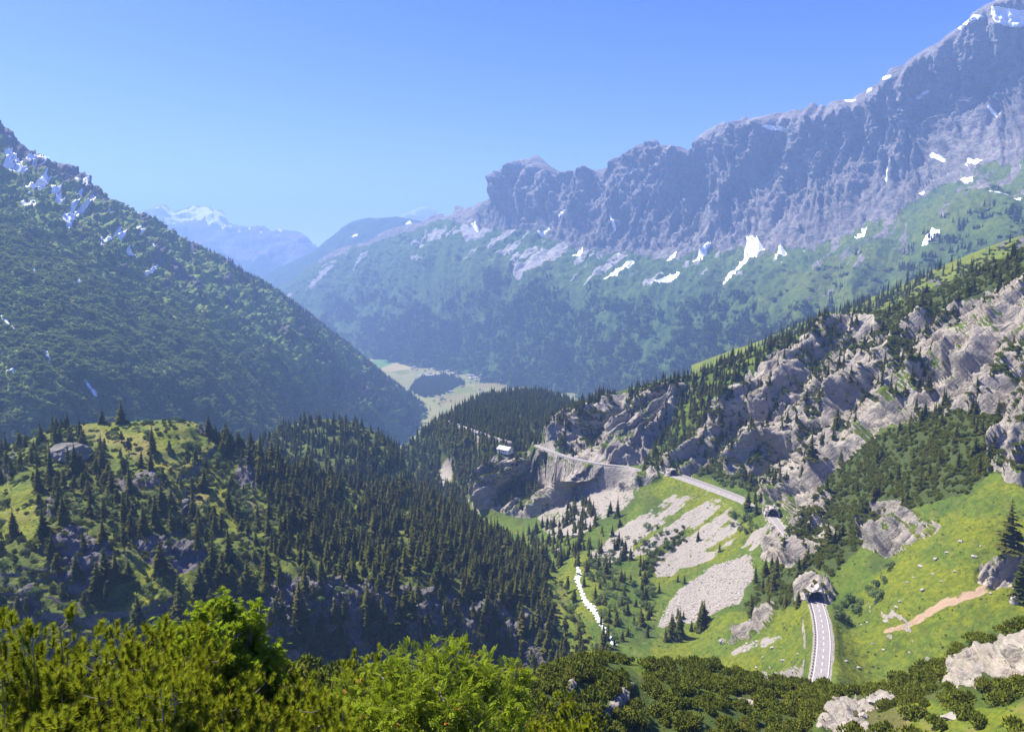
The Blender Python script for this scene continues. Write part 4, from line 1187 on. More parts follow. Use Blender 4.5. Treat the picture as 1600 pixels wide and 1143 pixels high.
def poly_dens(o, items, base=None):
    d = np.zeros(len(o.pix)) if base is None else base.copy()
    px, py = o.pix.T
    wx = px + 6 * n2(px, py, 25, 3, 21)
    wy = py + 6 * n2(px, py, 25, 3, 22)
    for val, poly in items:
        m = in_poly(wx, wy, poly)
        d = np.where(m, np.maximum(d, val), d) if val > 0 else np.where(m, d * (1 + val), d)
    return d

# ---- far woods: masses
def mass(o, dens, seed, lo, hi, protos, name, label, cat, wfac=1.0):
    P, _ = scatter(o, dens, seed)
    rs = np.random.default_rng(seed + 1)
    h = rs.uniform(lo, hi, len(P)) * rs.uniform(0.8, 1.15, len(P))
    return gn_scatter(name, P - np.array([0, 0, .3]), h, h * wfac * rs.uniform(.85, 1.2, len(P)), rs.integers(0, len(protos), len(P)), protos, label, cat, seed)

mass(massif, massif.M['forest'] * 0.16, 1, 20, 30, GROVES, 'far_forest', 'hazy blue forest on the lower slopes below the great rock wall', 'forest', 1.15)
mass(massif, np.clip(massif.M['scrub'] - massif.M['forest'], 0, 1) * 0.05 + massif.M['forest'] * 0.16, 2, 12, 22, FARBUSH, 'far_scrub', 'pale green bushes between the forest below the rock wall', 'scrub', 1.6)
mass(left, left.M['forest'] * 0.75, 3, 11, 19, FARCON, 'mountain_forest', 'dark conifers in bands down the hazy left mountain', 'forest', 1.25)
mass(left, left.M['bush'] * 5.0, 4, 4, 9, FARBUSH, 'mountain_scrub', 'green alder scrub covering the left mountain', 'scrub', 1.3)
wh = PATCHES['wooded_hill']
mass(wh, wh.M['forest'] * 2.2, 5, 11, 19, FARCON + SPRUCES[:1], 'hill_forest', 'dense dark fir forest on the hill before the village', 'forest', 1.25)
kb = PATCHES['wooded_knob']
mass(kb, kb.M['forest'] * 2.6, 6, 10, 18, FARCON + SPRUCES[:1], 'knob_forest', 'dense fir forest on the rounded knob in mid valley', 'forest', 1.2)

TUFT = [clump_mesh('heath_tuft', 170 + i, bush_lobes(80 + i, 4), 46, 0.11, [M_MUGO, M_ALDER, M_FAR][i], .6) for i in range(3)]
# ------------------------------------------------------------------ trees and bushes near enough to count
CON, MUG, ALD = [], [], []           # candidates: (P, height m, variant, patch name)
def add(lst, o, dens, seed, lo, hi, variants, wf=1.0, keep=None):
    P, pix = scatter(o, dens, seed)
    rs = np.random.default_rng(seed + 500)
    h = lo + (hi - lo) * rs.beta(1.6, 2.4, len(P))
    v = rs.choice(variants, len(P))
    for i in range(len(P)):
        lst.append((P[i], h[i], v[i], o.name, pix[i], rs.uniform(.85, 1.2) * wf))

rkR = np.clip(right.M['rock'], 0, 1)
rdR = sstep(0.05, 0.4, right.road_w)
def clean(d, o, rock_f=0.3):
    d = d * (1 - (1 - rock_f) * np.clip(o.M['rock'], 0, 1))
    if hasattr(o, 'road_w'):
        d = d * (1 - sstep(0.15, 0.5, o.road_w))
    return d
conR = poly_dens(right, [
    (3.2, [(845, 690), (858, 645), (900, 625), (1060, 580), (1160, 540), (1295, 495), (1310, 530), (1200, 562), (1130, 612), (1095, 640), (1065, 615), (960, 628), (890, 665)]),
    (2.4, [(1000, 738), (1040, 660), (1072, 600), (1115, 640), (1085, 700), (1040, 738)]), (1.8, [(870, 705), (890, 650), (945, 640), (930, 700)]),
    (1.3, [(1085, 725), (1120, 650), (1200, 600), (1215, 620), (1150, 690), (1100, 745)]), (0.30, [(1250, 870), (1290, 760), (1380, 680), (1470, 640), (1560, 615), (1560, 720), (1500, 770), (1400, 800), (1340, 860)]),
    (0.9, [(1300, 505), (1400, 474), (1600, 380), (1640, 380), (1640, 450), (1500, 480), (1420, 560), (1330, 600)]), (1.2, [(1390, 580), (1480, 540), (1500, 640), (1420, 690)]), (0.25, [(1540, 520), (1640, 480), (1640, 620), (1560, 610)]),
    (0.7, [(1100, 740), (1130, 640), (1200, 580), (1330, 500), (1420, 560), (1330, 700), (1230, 780)]), (0.75, [(860, 860), (905, 830), (930, 850), (960, 790), (985, 850), (1020, 920), (1010, 1010), (950, 1030), (905, 900)]), (2.4, [(880, 795), (905, 775), (935, 790), (930, 835), (885, 840)]), (1.2, [(820, 830), (870, 815), (900, 840), (900, 890), (850, 890)]),
    (1.0, [(1035, 1005), (1040, 965), (1105, 950), (1112, 975), (1060, 1005)]), (0.25, [(1180, 890), (1250, 860), (1280, 900), (1250, 950), (1170, 960)]), (0.5, [(745, 740), (790, 705), (835, 712), (840, 735), (800, 760), (760, 760)]),
    (0.8, [(1170, 800), (1180, 760), (1200, 770), (1190, 810)]), (0.10, [(930, 850), (1050, 800), (1180, 830), (1040, 940), (960, 960)])])
mugR = poly_dens(right, [
    (3.2, [(1230, 870), (1270, 770), (1330, 700), (1440, 650), (1560, 610), (1560, 730), (1500, 775), (1400, 800), (1340, 860), (1300, 900)]),
    (2.6, [(1290, 505), (1400, 474), (1640, 370), (1640, 460), (1500, 490), (1440, 570), (1380, 640), (1320, 600)]), (2.0, [(1540, 540), (1640, 500), (1640, 620), (1560, 620)]), (1.6, [(1500, 640), (1640, 600), (1640, 760), (1560, 740)]),
    (2.0, [(1160, 960), (1190, 890), (1250, 860), (1285, 905), (1250, 950), (1200, 950)]), (2.2, [(1085, 740), (1120, 650), (1200, 590), (1320, 520), (1400, 560), (1330, 700), (1250, 760), (1180, 770)]), (1.6, [(745, 745), (790, 705), (835, 712), (840, 735), (800, 770), (760, 765)]),
    (2.4, [(860, 700), (880, 650), (1000, 610), (1060, 600), (1000, 640), (930, 690)]), (1.5, [(1000, 740), (1040, 680), (1090, 680), (1060, 740)]), (1.2, [(1005, 860), (1070, 820), (1075, 850), (1010, 910)]), (1.6, [(1480, 1060), (1530, 1000), (1640, 960), (1640, 1000), (1560, 1050)])])
mugR = mugR * (0.15 + 1.25 * right.M['veg'] + 0.35 * (1 - rkR)) * 3.2
# darker scrub tone on the ground where dwarf pines stand dense
right.M['scrub'] = np.clip(np.maximum(right.M['scrub'], mugR * 0.28) * (1 - rdR), 0, 1)
right.M['lush'] = right.M['lush'] * (1 - np.clip(mugR * .25, 0, .8))
right.obj.data.attributes['mask2'].data.foreach_set('color', np.stack([right.M['scrub'], right.M['lush'], right.M['soil'], np.ones(len(mugR))], 1).astype(np.float32).ravel())
aldR = poly_dens(right, [(2.2, [(1120, 820), (1165, 785), (1200, 800), (1175, 835)]), (2.2, [(1300, 990), (1310, 945), (1345, 920), (1400, 880), (1412, 890), (1345, 960)]), (1.1, [(900, 900), (950, 860), (1010, 900), (1030, 960), (960, 1010), (930, 940)]), (0.6, [(1130, 740), (1180, 690), (1210, 700), (1180, 760)]), (1.0, [(1080, 735), (1130, 700), (1190, 740), (1170, 775), (1120, 755)]), (0.8, [(930, 860), (1010, 820), (1060, 840), (1000, 900)]), (0.7, [(1000, 660), (1040, 720), (1080, 700), (1100, 640)])])
add(CON, right, clean(conR, right, 0.45), 21, 6, 17, [0, 1, 2, 3], 1.1)
add(MUG, right, clean(mugR, right, 0.45), 22, 1.4, 3.4, [0, 1, 2, 3])
add(ALD, right, clean(aldR, right, 0.30), 23, 2.2, 5.5, [0, 1, 2])

px, py = hill.pix.T
rightpart = sstep(300, 420, px - 0.25 * (py - 700))
conH = (0.42 + 1.05 * rightpart) * np.clip(0.9 + 0.9 * hill.n, 0.1, 1.6) * (1 - 0.72 * hill.M['lush'] * (1 - 0.4 * rightpart)) * (1 - 0.7 * np.clip(hill.M['dry'], 0, 1))
conH = poly_dens(hill, [(-0.95, [(850, 885), (880, 895), (950, 1010), (945, 1060), (880, 1010)]), (-0.85, [(525, 772), (556, 768), (560, 800), (530, 810)]), (-0.8, [(0, 765), (60, 770), (60, 850), (0, 850)]), (-0.5, [(395, 860), (520, 860), (520, 905), (395, 905)])], conH)
add(CON, hill, clean(conH * 0.8, hill, 0.45), 31, 10, 25, [0, 1, 2, 3], 1.2)
add(CON, hill, clean(conH * 0.95, hill, 0.2), 32, 7, 17, [4, 5, 6], 1.1)
add(MUG, hill, clean(2.2 * np.clip(1.25 - 0.6 * hill.M['lush'] + hill.n, .1, 2.5) * (1.3 - 0.6 * rightpart), hill, 0.6), 33, 1.2, 3.0, [0, 1, 2, 3])
add(ALD, hill, clean(np.clip(0.35 + 0.9 * hill.n, 0.08, 1.2) + poly_dens(hill, [(1.6, [(380, 760), (445, 800), (450, 850), (400, 850), (350, 800)]), (1.3, [(80, 900), (130, 940), (140, 1050), (60, 1060), (90, 960)]), (1.0, [(220, 880), (300, 880), (280, 950), (200, 940)])]), hill, 0.45), 34, 2.0, 5.0, [0, 1, 2])

sh = PATCHES['fir_shoulder']
spx, spy = sh.pix.T
shd = poly_dens(sh, [(1.3, [(1180, 545), (1240, 505), (1290, 485), (1360, 462), (1375, 480), (1300, 520), (1220, 560)]), (1.0, [(1360, 470), (1400, 445), (1490, 405), (1500, 415), (1420, 460), (1370, 485)]), (0.12, [(1440, 430), (1640, 340), (1640, 400), (1500, 450)])])
add(CON, sh, shd, 41, 12, 22, [0, 3], 1.0)
add(MUG, sh, poly_dens(sh, [(0.8, [(1380, 470), (1640, 350), (1640, 420), (1450, 480)])]), 42, 2.5, 5, [0, 1])

nn = n2(near.pix[:, 0], near.pix[:, 1], 40, 3, 15)
mugN = np.clip(9 + 16 * nn, 0.8, 16) * (1 - 0.9 * near.M['lush']) * (1 - 0.8 * np.clip(near.M['dry'] * 1.2 - .2, 0, 1))
mugN = mugN * (near.pix[:, 1] < 1190) * (near.pix[:, 0] > 380)
add(MUG, near, clean(mugN, near, 0.02), 51, 1.5, 3.4, [0, 1, 2, 3])

# trees that stand by themselves in the photograph: foot pixel, height in pixels, shape, patch
SINGLE = [(1574, 858, 84, 2, right, 'tall broad spruce standing on the bright grass slope at the right edge'), (1594, 932, 78, 1, right, 'dark spruce beside the pale outcrop at the right edge of the picture'),
          (1268, 718, 46, 2, right, 'lone spruce standing on pale rock slabs above the middle tunnel'), (963, 806, 36, 0, right, 'thin ragged spruce alone in the grey scree below the road'),
          (1098, 972, 40, 2, right, 'spruce at the right end of the group below the boulder field'), (1062, 992, 50, 1, right, 'tallest spruce of the group below the boulder field'), (1048, 996, 44, 0, right, 'spruce at the left end of the group below the boulder field'),
          (1168, 792, 34, 2, right, 'dark spruce at the right end of the open road between the tunnels'), (1125, 858, 17, 0, right, 'tiny lone spruce on the pale scree below the open road'), (154, 926, 58, 2, hill, 'tall cone-shaped spruce before the dark rock face on the left hill'),
          (942, 1008, 44, 1, right, 'spruce standing beside the lower white rapids of the stream'), (905, 1010, 36, 0, hill, 'spruce low on the green strip left of the stream'), (1210, 900, 34, 2, right, 'pale green young larch on the rock rib left of the near tunnel'),
          (836, 690, 16, 2, right, 'dark spruce by the road bend behind the hut'), (447, 835, 44, 2, hill, 'broad dark spruce at the edge of the left hill above the alder scrub')]
for sx, sy, hp, v, o, lab in SINGLE:
    p = pt_on(o, sx, sy)
    _, _, D = project(p)
    CON.append((p, hp * float(D) / F0, v, o.name, np.array([sx, sy]), 1.15 if v != 0 else 0.9, lab))

PLACE = {'right_rocky_slope': 'on the rocky right slope', 'left_forested_hill': 'on the forested left hill', 'fir_shoulder': 'on the far shoulder under the rock wall', 'near_slope': 'on the near slope'}
MARKS = [(1275, 935, 'the near tunnel mouth'), (1208, 805, 'the middle tunnel mouth'), (1050, 738, 'the far tunnel mouth'), (790, 692, 'the hut'), (108, 700, 'the pale boulder'), (915, 940, 'the white stream'), (1110, 910, 'the boulder field'), (1460, 950, 'the bare earth strip'), (1000, 650, 'the shaded cliff'), (120, 880, 'the dark rock face'), (480, 970, 'the gorge wall'), (1330, 600, 'the pale slabs'), (900, 770, 'the scree cone'), (540, 785, 'the small clearing'), (1500, 670, 'the steep grass patch'), (300, 640, 'the hilltop'), (640, 790, 'the wooded saddle'), (1560, 420, 'the upper ridge'), (1540, 1040, 'the big outcrop'), (1350, 1115, 'the bare rocky spot'), (1420, 840, 'the grey crag'), (1000, 1045, 'the near crest'), (890, 1080, 'the tilted slab'), (955, 1118, 'the pink slab'), (1170, 1095, 'the short rock band'), (1064, 1122, 'the tiny white rock'), (1230, 1075, 'the road foot'), (1450, 1080, 'the bright lawn'), (700, 1000, 'the foreground rowan'), (200, 780, 'the ledge'), (380, 740, 'the split crag'), (430, 830, 'the alder patch'), (40, 810, 'the bright clearing'), (1340, 955, 'the roadside alders'), (1150, 815, 'the alder clump'), (1170, 570, 'the crest wood'), (700, 860, 'the forest plateau')]
def where(pix, nm):
    mx, my, t = min(MARKS, key=lambda m: (m[0] - pix[0]) ** 2 + (m[1] - pix[1]) ** 2)
    dx, dy = pix[0] - mx, pix[1] - my
    if abs(dx) > abs(dy): side = 'right of' if dx > 0 else 'left of'
    else: side = 'below' if dy > 0 else 'above'
    return side + ' ' + t
def split(lst, n_ind, fy=1.0):
    P = np.array([c[0] for c in lst]); h = np.array([c[1] for c in lst])
    X, Yp, D = project(P)
    size = h * F0 / D
    vis = visible(P, h) & (X > 5) & (X < 1595) & (Yp - size > 0) & (Yp < 1143 + size * .3)
    forced = np.array([len(c) > 6 for c in lst])
    score = np.where(vis, size, -1) + forced * 1e4
    order = np.argsort(-score)
    ind = [i for i in order[:n_ind] if score[i] > 0]
    rest = np.setdiff1d(np.arange(len(lst)), ind)
    return ind, rest, size
_ones = ['', 'first', 'second', 'third', 'fourth', 'fifth', 'sixth', 'seventh', 'eighth', 'ninth', 'tenth', 'eleventh', 'twelfth', 'thirteenth', 'fourteenth', 'fifteenth', 'sixteenth', 'seventeenth', 'eighteenth', 'nineteenth']
_tens = {2: ('twentieth', 'twenty'), 3: ('thirtieth', 'thirty'), 4: ('fortieth', 'forty'), 5: ('fiftieth', 'fifty'), 6: ('sixtieth', 'sixty')}
def nth(i):
    return _ones[i] if i < 20 else (_tens[i // 10][0] if i % 10 == 0 else _tens[i // 10][1] + '-' + _ones[i % 10])
ORD = ['nearest'] + [nth(i) + ' nearest' for i in range(2, 69)]
def ranked(recs):
    """recs: (object, size word + look, place, pixel, group) -> label by side of and rank from the closest landmark"""
    fam = {}
    for ob, look, place, pix, cat, grp in recs:
        mx, my, t = min(MARKS, key=lambda m: (m[0] - pix[0]) ** 2 + (m[1] - pix[1]) ** 2)
        dx, dy = pix[0] - mx, pix[1] - my
        side = ('right of' if dx > 0 else 'left of') if abs(dx) > abs(dy) else ('below' if dy > 0 else 'above')
        fam.setdefault((look, side, t), []).append((math.hypot(dx, dy), ob, cat, grp, place))
    for (look, side, t), lst in fam.items():
        lst.sort(key=lambda q: q[0])
        for i, (_, ob, cat, grp, place) in enumerate(lst):
            w = '' if len(lst) == 1 else ORD[i] + ' '
            tag(ob, '%s%s %s %s' % (w, look, side, t) if len(lst) > 1 else '%s %s, %s %s' % (look, place, side, t), cat, grp)
SIZEW = lambda s, a, b: 'tall' if s > b else ('small' if s < a else 'mid-sized')

ind, rest, size = split(CON, 300)
qa, qb = np.quantile([size[i] for i in ind], [.33, .75])
crowns = SPRUCES + PINES
recs = []
for i in ind:
    c = CON[i]
    P, h, v, nm, pix, wf = c[:6]
    pine = v >= 4
    e = empty('stone_pine' if pine else 'spruce_tree', P - np.array([0, 0, .15]), rs_.uniform(0, 6.28))
    e.scale = (h * wf, h * wf, h)
    for nm2, me in (('trunk', TRUNK), ('crown', crowns[v])):
        link(nm2, me, e)
    if len(c) > 6:
        tag(e, c[6], 'tree', 'conifers ' + PLACE[nm])
    else:
        recs.append((e, '%s %s' % (SIZEW(size[i], qa, qb), ['slim dark spruce', 'dark spruce', 'broad dark spruce', 'narrow dark spruce', 'olive stone pine', 'rounded olive stone pine', 'loose olive stone pine'][v]), PLACE[nm], pix, 'tree', 'conifers ' + PLACE[nm]))
ranked(recs)
def pack(lst, rest):
    return (np.array([lst[i][0] for i in rest]) - np.array([0, 0, .15]), np.array([lst[i][1] for i in rest]), np.array([lst[i][5] for i in rest]), np.array([lst[i][2] for i in rest]))
P, h, wf, v = pack(CON, rest)
gn_scatter('conifer_forest', P, h, h * wf, v, [with_trunk(c, TRUNK, 'forest_conifer') for c in crowns], 'dark conifers crowding the hills on both sides of the gorge', 'forest', 7)

for lst, n_ind, meshes, name, what, cat, sname, slab, scat in (
        (MUG, 260, MUGOS, 'dwarf_pine', 'dwarf pine bush', 'bush', 'dwarf_pine_scrub', 'dark green dwarf pine scrub over rocks and slopes', 'scrub'),
        (ALD, 140, ALDERS, 'alder_bush', 'grey-green alder bush', 'bush', 'alder_scrub', 'pale grey-green alder scrub on the hillsides', 'scrub')):
    ind, rest, size = split(lst, n_ind)
    recs = []
    qa, qb = np.quantile([size[i] for i in ind], [.33, .75])
    for i in ind:
        P, h, v, nm, pix, wf = lst[i][:6]
        o = link(name, meshes[v])
        o.location = P - np.array([0, 0, .12 * h])
        k = h / 0.5
        o.rotation_euler = (rs_.normal() * .08, rs_.normal() * .08, rs_.uniform(0, 6.28))
        o.scale = (k * wf * .85, k * wf * .85, k)
        recs.append((o, '%s %s%s' % (SIZEW(size[i], qa, qb), '' if name == 'alder_bush' else 'dark ', what), PLACE[nm], pix, cat, what + 'es ' + PLACE[nm]))
    ranked(recs)
    P, h, wf, v = pack(lst, rest)
    k = h / 0.5
    gn_scatter(sname, P, k, k * wf * .85, v, meshes, slab, scat, 8)
# low herbs and heath that break up the meadows
def heath(o, dens, seed, lo, hi, name, lab):
    P, _ = scatter(o, dens, seed)
    rs = np.random.default_rng(seed)
    s_ = lo + (hi - lo) * rs.beta(1.3, 3, len(P))
    gn_scatter(name, P, s_, s_ * 1.5, rs.choice([0, 1, 1, 2, 2], len(P)), TUFT, lab, 'herbs', seed)
hn = n2(right.pix[:, 0], right.pix[:, 1], 34, 3, 31)
heath(right, np.clip(2.2 + 7 * hn, .3, 7) * (1 - .93 * np.clip(right.M['rock'], 0, 1)) * (1 - .8 * np.clip(right.M['scree'], 0, 1)) * (1 - sstep(.1, .5, right.road_w)) * (right.pix[:, 1] > 560), 81, .5, 1.8, 'meadow_herbs', 'low herbs and heath tufts on the right-hand meadows')
heath(hill, np.clip(3 + 7 * hill.n, .5, 8) * (1 - .9 * np.clip(hill.M['rock'], 0, 1)), 82, .5, 1.9, 'hill_heath', 'low green heath between the trees on the left hill')
nh = n2(near.pix[:, 0], near.pix[:, 1], 20, 3, 32)
heath(near, np.clip(14 + 40 * nh, 2, 45) * (1 - .9 * np.clip(near.M['rock'], 0, 1)) * (near.pix[:, 1] < 1190) * (near.pix[:, 0] > 380), 83, .2, .8, 'near_heath', 'low heath and grass tufts on the near slope')
print('COUNTS', len(CON), len(MUG), len(ALD))
# ------------------------------------------------------------------ road, tunnels, walls
def simple_mat(name, ca, cb, scale, rough=0.9, bump=0.3, spec=0.15, detail=5, dist=0.05):
    t = NT(name)
    n = t.noise(t.coord(), scale, detail, 0.6)
    t.principled(t.mix(t.ramp(n, 0.3, 0.7), ca, cb), rough, t.bump(n, bump, dist), spec)
    return t.mat
M_ASPH = simple_mat('pale_asphalt', (0.22, 0.20, 0.185), (0.275, 0.25, 0.232), 0.6, 0.85, 0.1)
M_PAINT = simple_mat('road_paint', (0.72, 0.71, 0.68), (0.80, 0.79, 0.76), 2.0, 0.7, 0.0)
M_STONE = simple_mat('pale_stone', (0.25, 0.225, 0.19), (0.40, 0.36, 0.31), .5, 0.9, 0.8, 0.1, 6, 0.3)
M_TUNNELSHADE = simple_mat('tunnel_shade', (0.05, 0.048, 0.045), (0.09, 0.085, 0.08), 0.8, 0.95, 0.8, 0.05, 5, 0.3)  # near-black tone paints the tunnel's inner shade into the rock colour
M_WALL = simple_mat('mortared_wall', (0.33, 0.30, 0.27), (0.42, 0.39, 0.35), 1.5, 0.9, 0.6, 0.1, 5, 0.1)
def frames(P):
    d = np.gradient(P, axis=0)
    d[:, 2] = 0
    d /= np.linalg.norm(d, axis=1)[:, None]
    return d, np.stack([-d[:, 1], d[:, 0], 0 * d[:, 0]], 1)      # along, left
def sweep(name, P, prof, mat, parent=None, closed=True):
    """sweep a profile of (left offset, height) pairs along P"""
    d, l = frames(P)
    k = len(prof)
    V = np.concatenate([[p + l[i] * a + np.array([0, 0, b]) for a, b in prof] for i, p in enumerate(P)])
    Fc = []
    n = len(P)
    for i in range(n - 1):
        for j in range(k if closed else k - 1):
            j2 = (j + 1) % k
            Fc.append((i * k + j, i * k + j2, (i + 1) * k + j2, (i + 1) * k + j))
    return link(name, mesh_np(name, V, np.array(Fc), False), parent, mat)
hw = ROAD_HALF
for key in ('near', 'gap', 'middle', 'bend', 'far'):
    P = ROAD3[key]
    ro = sweep('mountain_road', P, [(-hw, 0), (hw, 0), (hw + .3, -.9), (-hw - .3, -.9)], M_ASPH)
    tag(ro, kind='structure')
    for sgn in (-1, 1):
        a = sgn * (hw - 0.35)
        sweep('edge_line', P, [(a - .08, .012), (a + .08, .012)], M_PAINT, ro, False)
    if key in ('near', 'middle'):
        seg = np.linalg.norm(np.diff(P, axis=0), axis=1)
        s = np.concatenate([[0], np.cumsum(seg)])
        q = 0.0
        while q + 3 < s[-1]:
            t = np.linspace(q, q + 3, 4)
            sweep('centre_dash', np.stack([np.interp(t, s, P[:, i]) for i in range(3)], 1), [(-.13, .012), (.13, .012)], M_PAINT, ro, False)
            q += 7.5
def rock_mesh(name, seed, sub=3, flat=0.7, rough=0.3, mat=None):
    bm = bmesh.new()
    bmesh.ops.create_icosphere(bm, subdivisions=sub, radius=1.0)
    V = np.array([v.co[:] for v in bm.verts])
    o = seed * 13.7
    # chopped by planes, so that it has faces and edges like broken rock
    rs = np.random.default_rng(seed)
    for _ in range(9):
        n = rs.normal(size=3); n /= np.linalg.norm(n)
        c = rs.uniform(.55, .85)
        d = V @ n
        V = V - np.outer(np.clip(d - c, 0, None), n)
    V = V * (1 + rough * 0.5 * fbm(V * 1.3 + o, 3)[:, None] + 0.10 * fbm(V * 4 + o, 3)[:, None])
    V = V * (1 + .22 * blocks(V * 10, (7, 7, 5), None, .3, seed))[:, None]
    V[:, 2] *= flat
    for v, c in zip(bm.verts, V): v.co = c
    me = bpy.data.meshes.new(name)
    bm.to_mesh(me); bm.free()
    me.materials.append(mat or M_STONE)
    return me
ROCKS = [rock_mesh('rock', i, 3, [.7, .55, .8, .62][i]) for i in range(4)]
ROCKS.append(rock_mesh('slab_rock', 9, 4, .62, .2, simple_mat('dark_stone', (0.11, 0.105, 0.09), (0.24, 0.22, 0.18), .35, .95, 1.0, .1, 7, .6)))  # last one in a darker mottled stone than the others
for me in ROCKS: me.polygons.foreach_set('use_smooth', np.zeros(len(me.polygons), bool))
def portal(p, d, hw_, hh, lab, key):
    e = empty('tunnel_portal', p)
    l = np.array([-d[1], d[0], 0]); d3 = np.array([d[0], d[1], 0]); up = np.array([0, 0, 1.0])
    na = 15
    prof = [(hw_ * math.cos(a) if abs(math.cos(a)) < .98 else hw_ * math.copysign(1, math.cos(a)), hh * math.sin(a) ** 0.75) for a in np.linspace(0, math.pi, na)]
    prof = [(hw_, -.6)] + prof + [(-hw_, -.6)]
    V, Fc = [], []
    for t in (-1.0, 4, 9):
        for a, b in prof: V.append(l * a + up * b + d3 * t)
    k = len(prof)
    for i in range(2):
        for j in range(k - 1): Fc.append((i * k + j, i * k + j + 1, (i + 1) * k + j + 1, (i + 1) * k + j))
    Vn = len(V)
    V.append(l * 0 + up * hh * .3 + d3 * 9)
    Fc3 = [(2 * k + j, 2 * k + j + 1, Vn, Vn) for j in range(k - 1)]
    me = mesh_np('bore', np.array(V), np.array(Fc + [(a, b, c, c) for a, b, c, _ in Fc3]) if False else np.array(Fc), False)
    link('bore', me, e, M_TUNNELSHADE)
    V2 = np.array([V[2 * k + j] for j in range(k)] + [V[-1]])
    link('dark_end_cap', mesh_np('dark_end_cap', V2, np.array([(j, j + 1, k) for j in range(k - 1)]), False), e, M_TUNNELSHADE)  # added dark cap, stands in for the unlit tunnel beyond
    # rough rock surround
    V, Fc = [], []
    rings = [(1.0, -1.0), (1.02, -1.7), (1.16, -1.6), (1.28, -.7), (1.36, 1.5), (1.4, 6.0)]
    rs = np.random.default_rng(int(p[0]))
    for i, (sc, t) in enumerate(rings):
        for a, b in prof:
            jit = 0 if i == 0 else rs.normal(size=3) * (.12 + .13 * i)
            V.append(l * a * sc + up * (b * (1 + (sc - 1) * .6) if b > 0 else b) + d3 * t + jit)
    for i in range(len(rings) - 1):
        for j in range(k - 1): Fc.append((i * k + j, i * k + j + 1, (i + 1) * k + j + 1, (i + 1) * k + j))
    link('rock_surround', mesh_np('rock_surround', np.array(V), np.array(Fc), False), e, M_STONE)
    tag(e, lab, 'tunnel', 'tunnel mouths on the mountain road')
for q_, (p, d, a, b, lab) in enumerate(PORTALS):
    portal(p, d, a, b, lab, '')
    X_, Y_, D_ = project(p)
    for j, (ox, oy) in enumerate(((17, -14), (9, -27), (-4, -29), (-16, -16))):
        o = link('dwarf_pine', MUGOS[(j + q_) % 4])
        k_ = 415 / float(D_)
        g_ = pt_on(right, float(X_) + ox * k_, float(Y_) + oy * k_)
        o.location = (g_[0], g_[1], g_[2] - .3)
        o.scale = (4.2, 4.2, 3.6); o.rotation_euler = (0, 0, j * 1.7)
        tag(o, 'dwarf pine bush over the %s tunnel mouth, %s from the left' % (('near', 'middle', 'far')[q_], nth(4 - j)), 'bush', 'dwarf pine bushes over the tunnel mouths')

# guard stones along the valley side of the near road
P = ROAD3['near']
seg = np.concatenate([[0], np.cumsum(np.linalg.norm(np.diff(P, axis=0), axis=1))])
d_, l_ = frames(P)
gs = bmesh.new(); bmesh.ops.create_cube(gs, size=1.0)
bmesh.ops.bevel(gs, geom=gs.edges[:], offset=0.18, segments=1, affect='EDGES')
gme = bpy.data.meshes.new('guard_stone'); gs.to_mesh(gme); gs.free(); gme.materials.append(simple_mat('weathered_granite', (0.12, 0.11, 0.10), (0.2, 0.19, 0.17), 2))
q, gi_ = 6.0, 0
n_gs = int((seg[-15] - 8) / 3.4)
while q < seg[-15] - 2:
    pos = np.array([np.interp(q, seg, P[:, i]) for i in range(3)]); ll = np.array([np.interp(q, seg, l_[:, i]) for i in range(3)])
    o = link('guard_stone', gme)
    o.location = pos + ll * (hw + .55) + np.array([0, 0, .2]); o.scale = (.55, .6, .95)
    o.rotation_euler = (0, 0, math.atan2(ll[1], ll[0]))
    gi_ += 1
    tag(o, 'small dark guard stone, %s up from the near end of the roadside row' % nth(gi_), 'guard stone', 'guard stones along the near road')
    q += 3.4
tag(sweep('parapet_wall', ROAD3['bend'][8:70], [(hw + .3, -1.5), (hw + .3, .8), (hw + .75, .8), (hw + .75, -1.5)], M_WALL), 'low pale parapet wall on the cliff edge of the far road', 'wall')
tag(sweep('retaining_wall', ROAD3['middle'][12:60], [(-hw - .5, -1), (-hw - .5, 2.6), (-hw - 1.1, 2.6), (-hw - 1.1, -1)], M_WALL), 'grey retaining wall along the uphill side of the open road', 'wall')

# ------------------------------------------------------------------ stream
def water_mat():
    t = NT('white_water')
    co = t.coord()
    n = t.noise(co, 0.9, 6, 0.7)
    c = t.mix(t.ramp(n, 0.33, 0.55), (0.30, 0.36, 0.38), (0.82, 0.85, 0.87))
    t.principled(c, 0.35, t.bump(n, 0.7, 0.3), 0.4)
    return t.mat
sp = [(902, 884, 3), (904, 897, 6), (901, 904, 7), (906, 915, 5.5), (910, 926, 4.5), (916, 938, 6.5), (923, 948, 9), (931, 957, 5), (934, 966, 6), (940, 975, 5), (950, 990, 5), (960, 1006, 6)]
STM = []
for x, y, w in sp:
    a = pt_on(right, x, y); STM.append([*a, w * a[1] / F0 * 0.85])
STM = np.array(STM)
STM[:, 1] = np.interp(np.arange(len(STM)), [0, len(STM) - 1], [STM[:, 1].max(), STM[:, 1].min()]) * .3 + STM[:, 1] * .7
S4 = resample(STM, 8)
d_, l_ = frames(S4[:, :3])
wv, wf_ = [], []
for i, p in enumerate(S4):
    for k, f in enumerate((-1, -.5, 0, .5, 1)):
        wv.append(p[:3] + l_[i] * p[3] * f * (.8 + .45 * math.sin(i * 1.7 + k * 2.1)) + np.array([0, 0, .9 + .25 * math.sin(i * 2.3 + k * 1.9) - .5 * abs(f)]))
for i in range(len(S4) - 1):
    for k in range(4): wf_.append((i * 5 + k, i * 5 + k + 1, i * 5 + k + 6, i * 5 + k + 5))
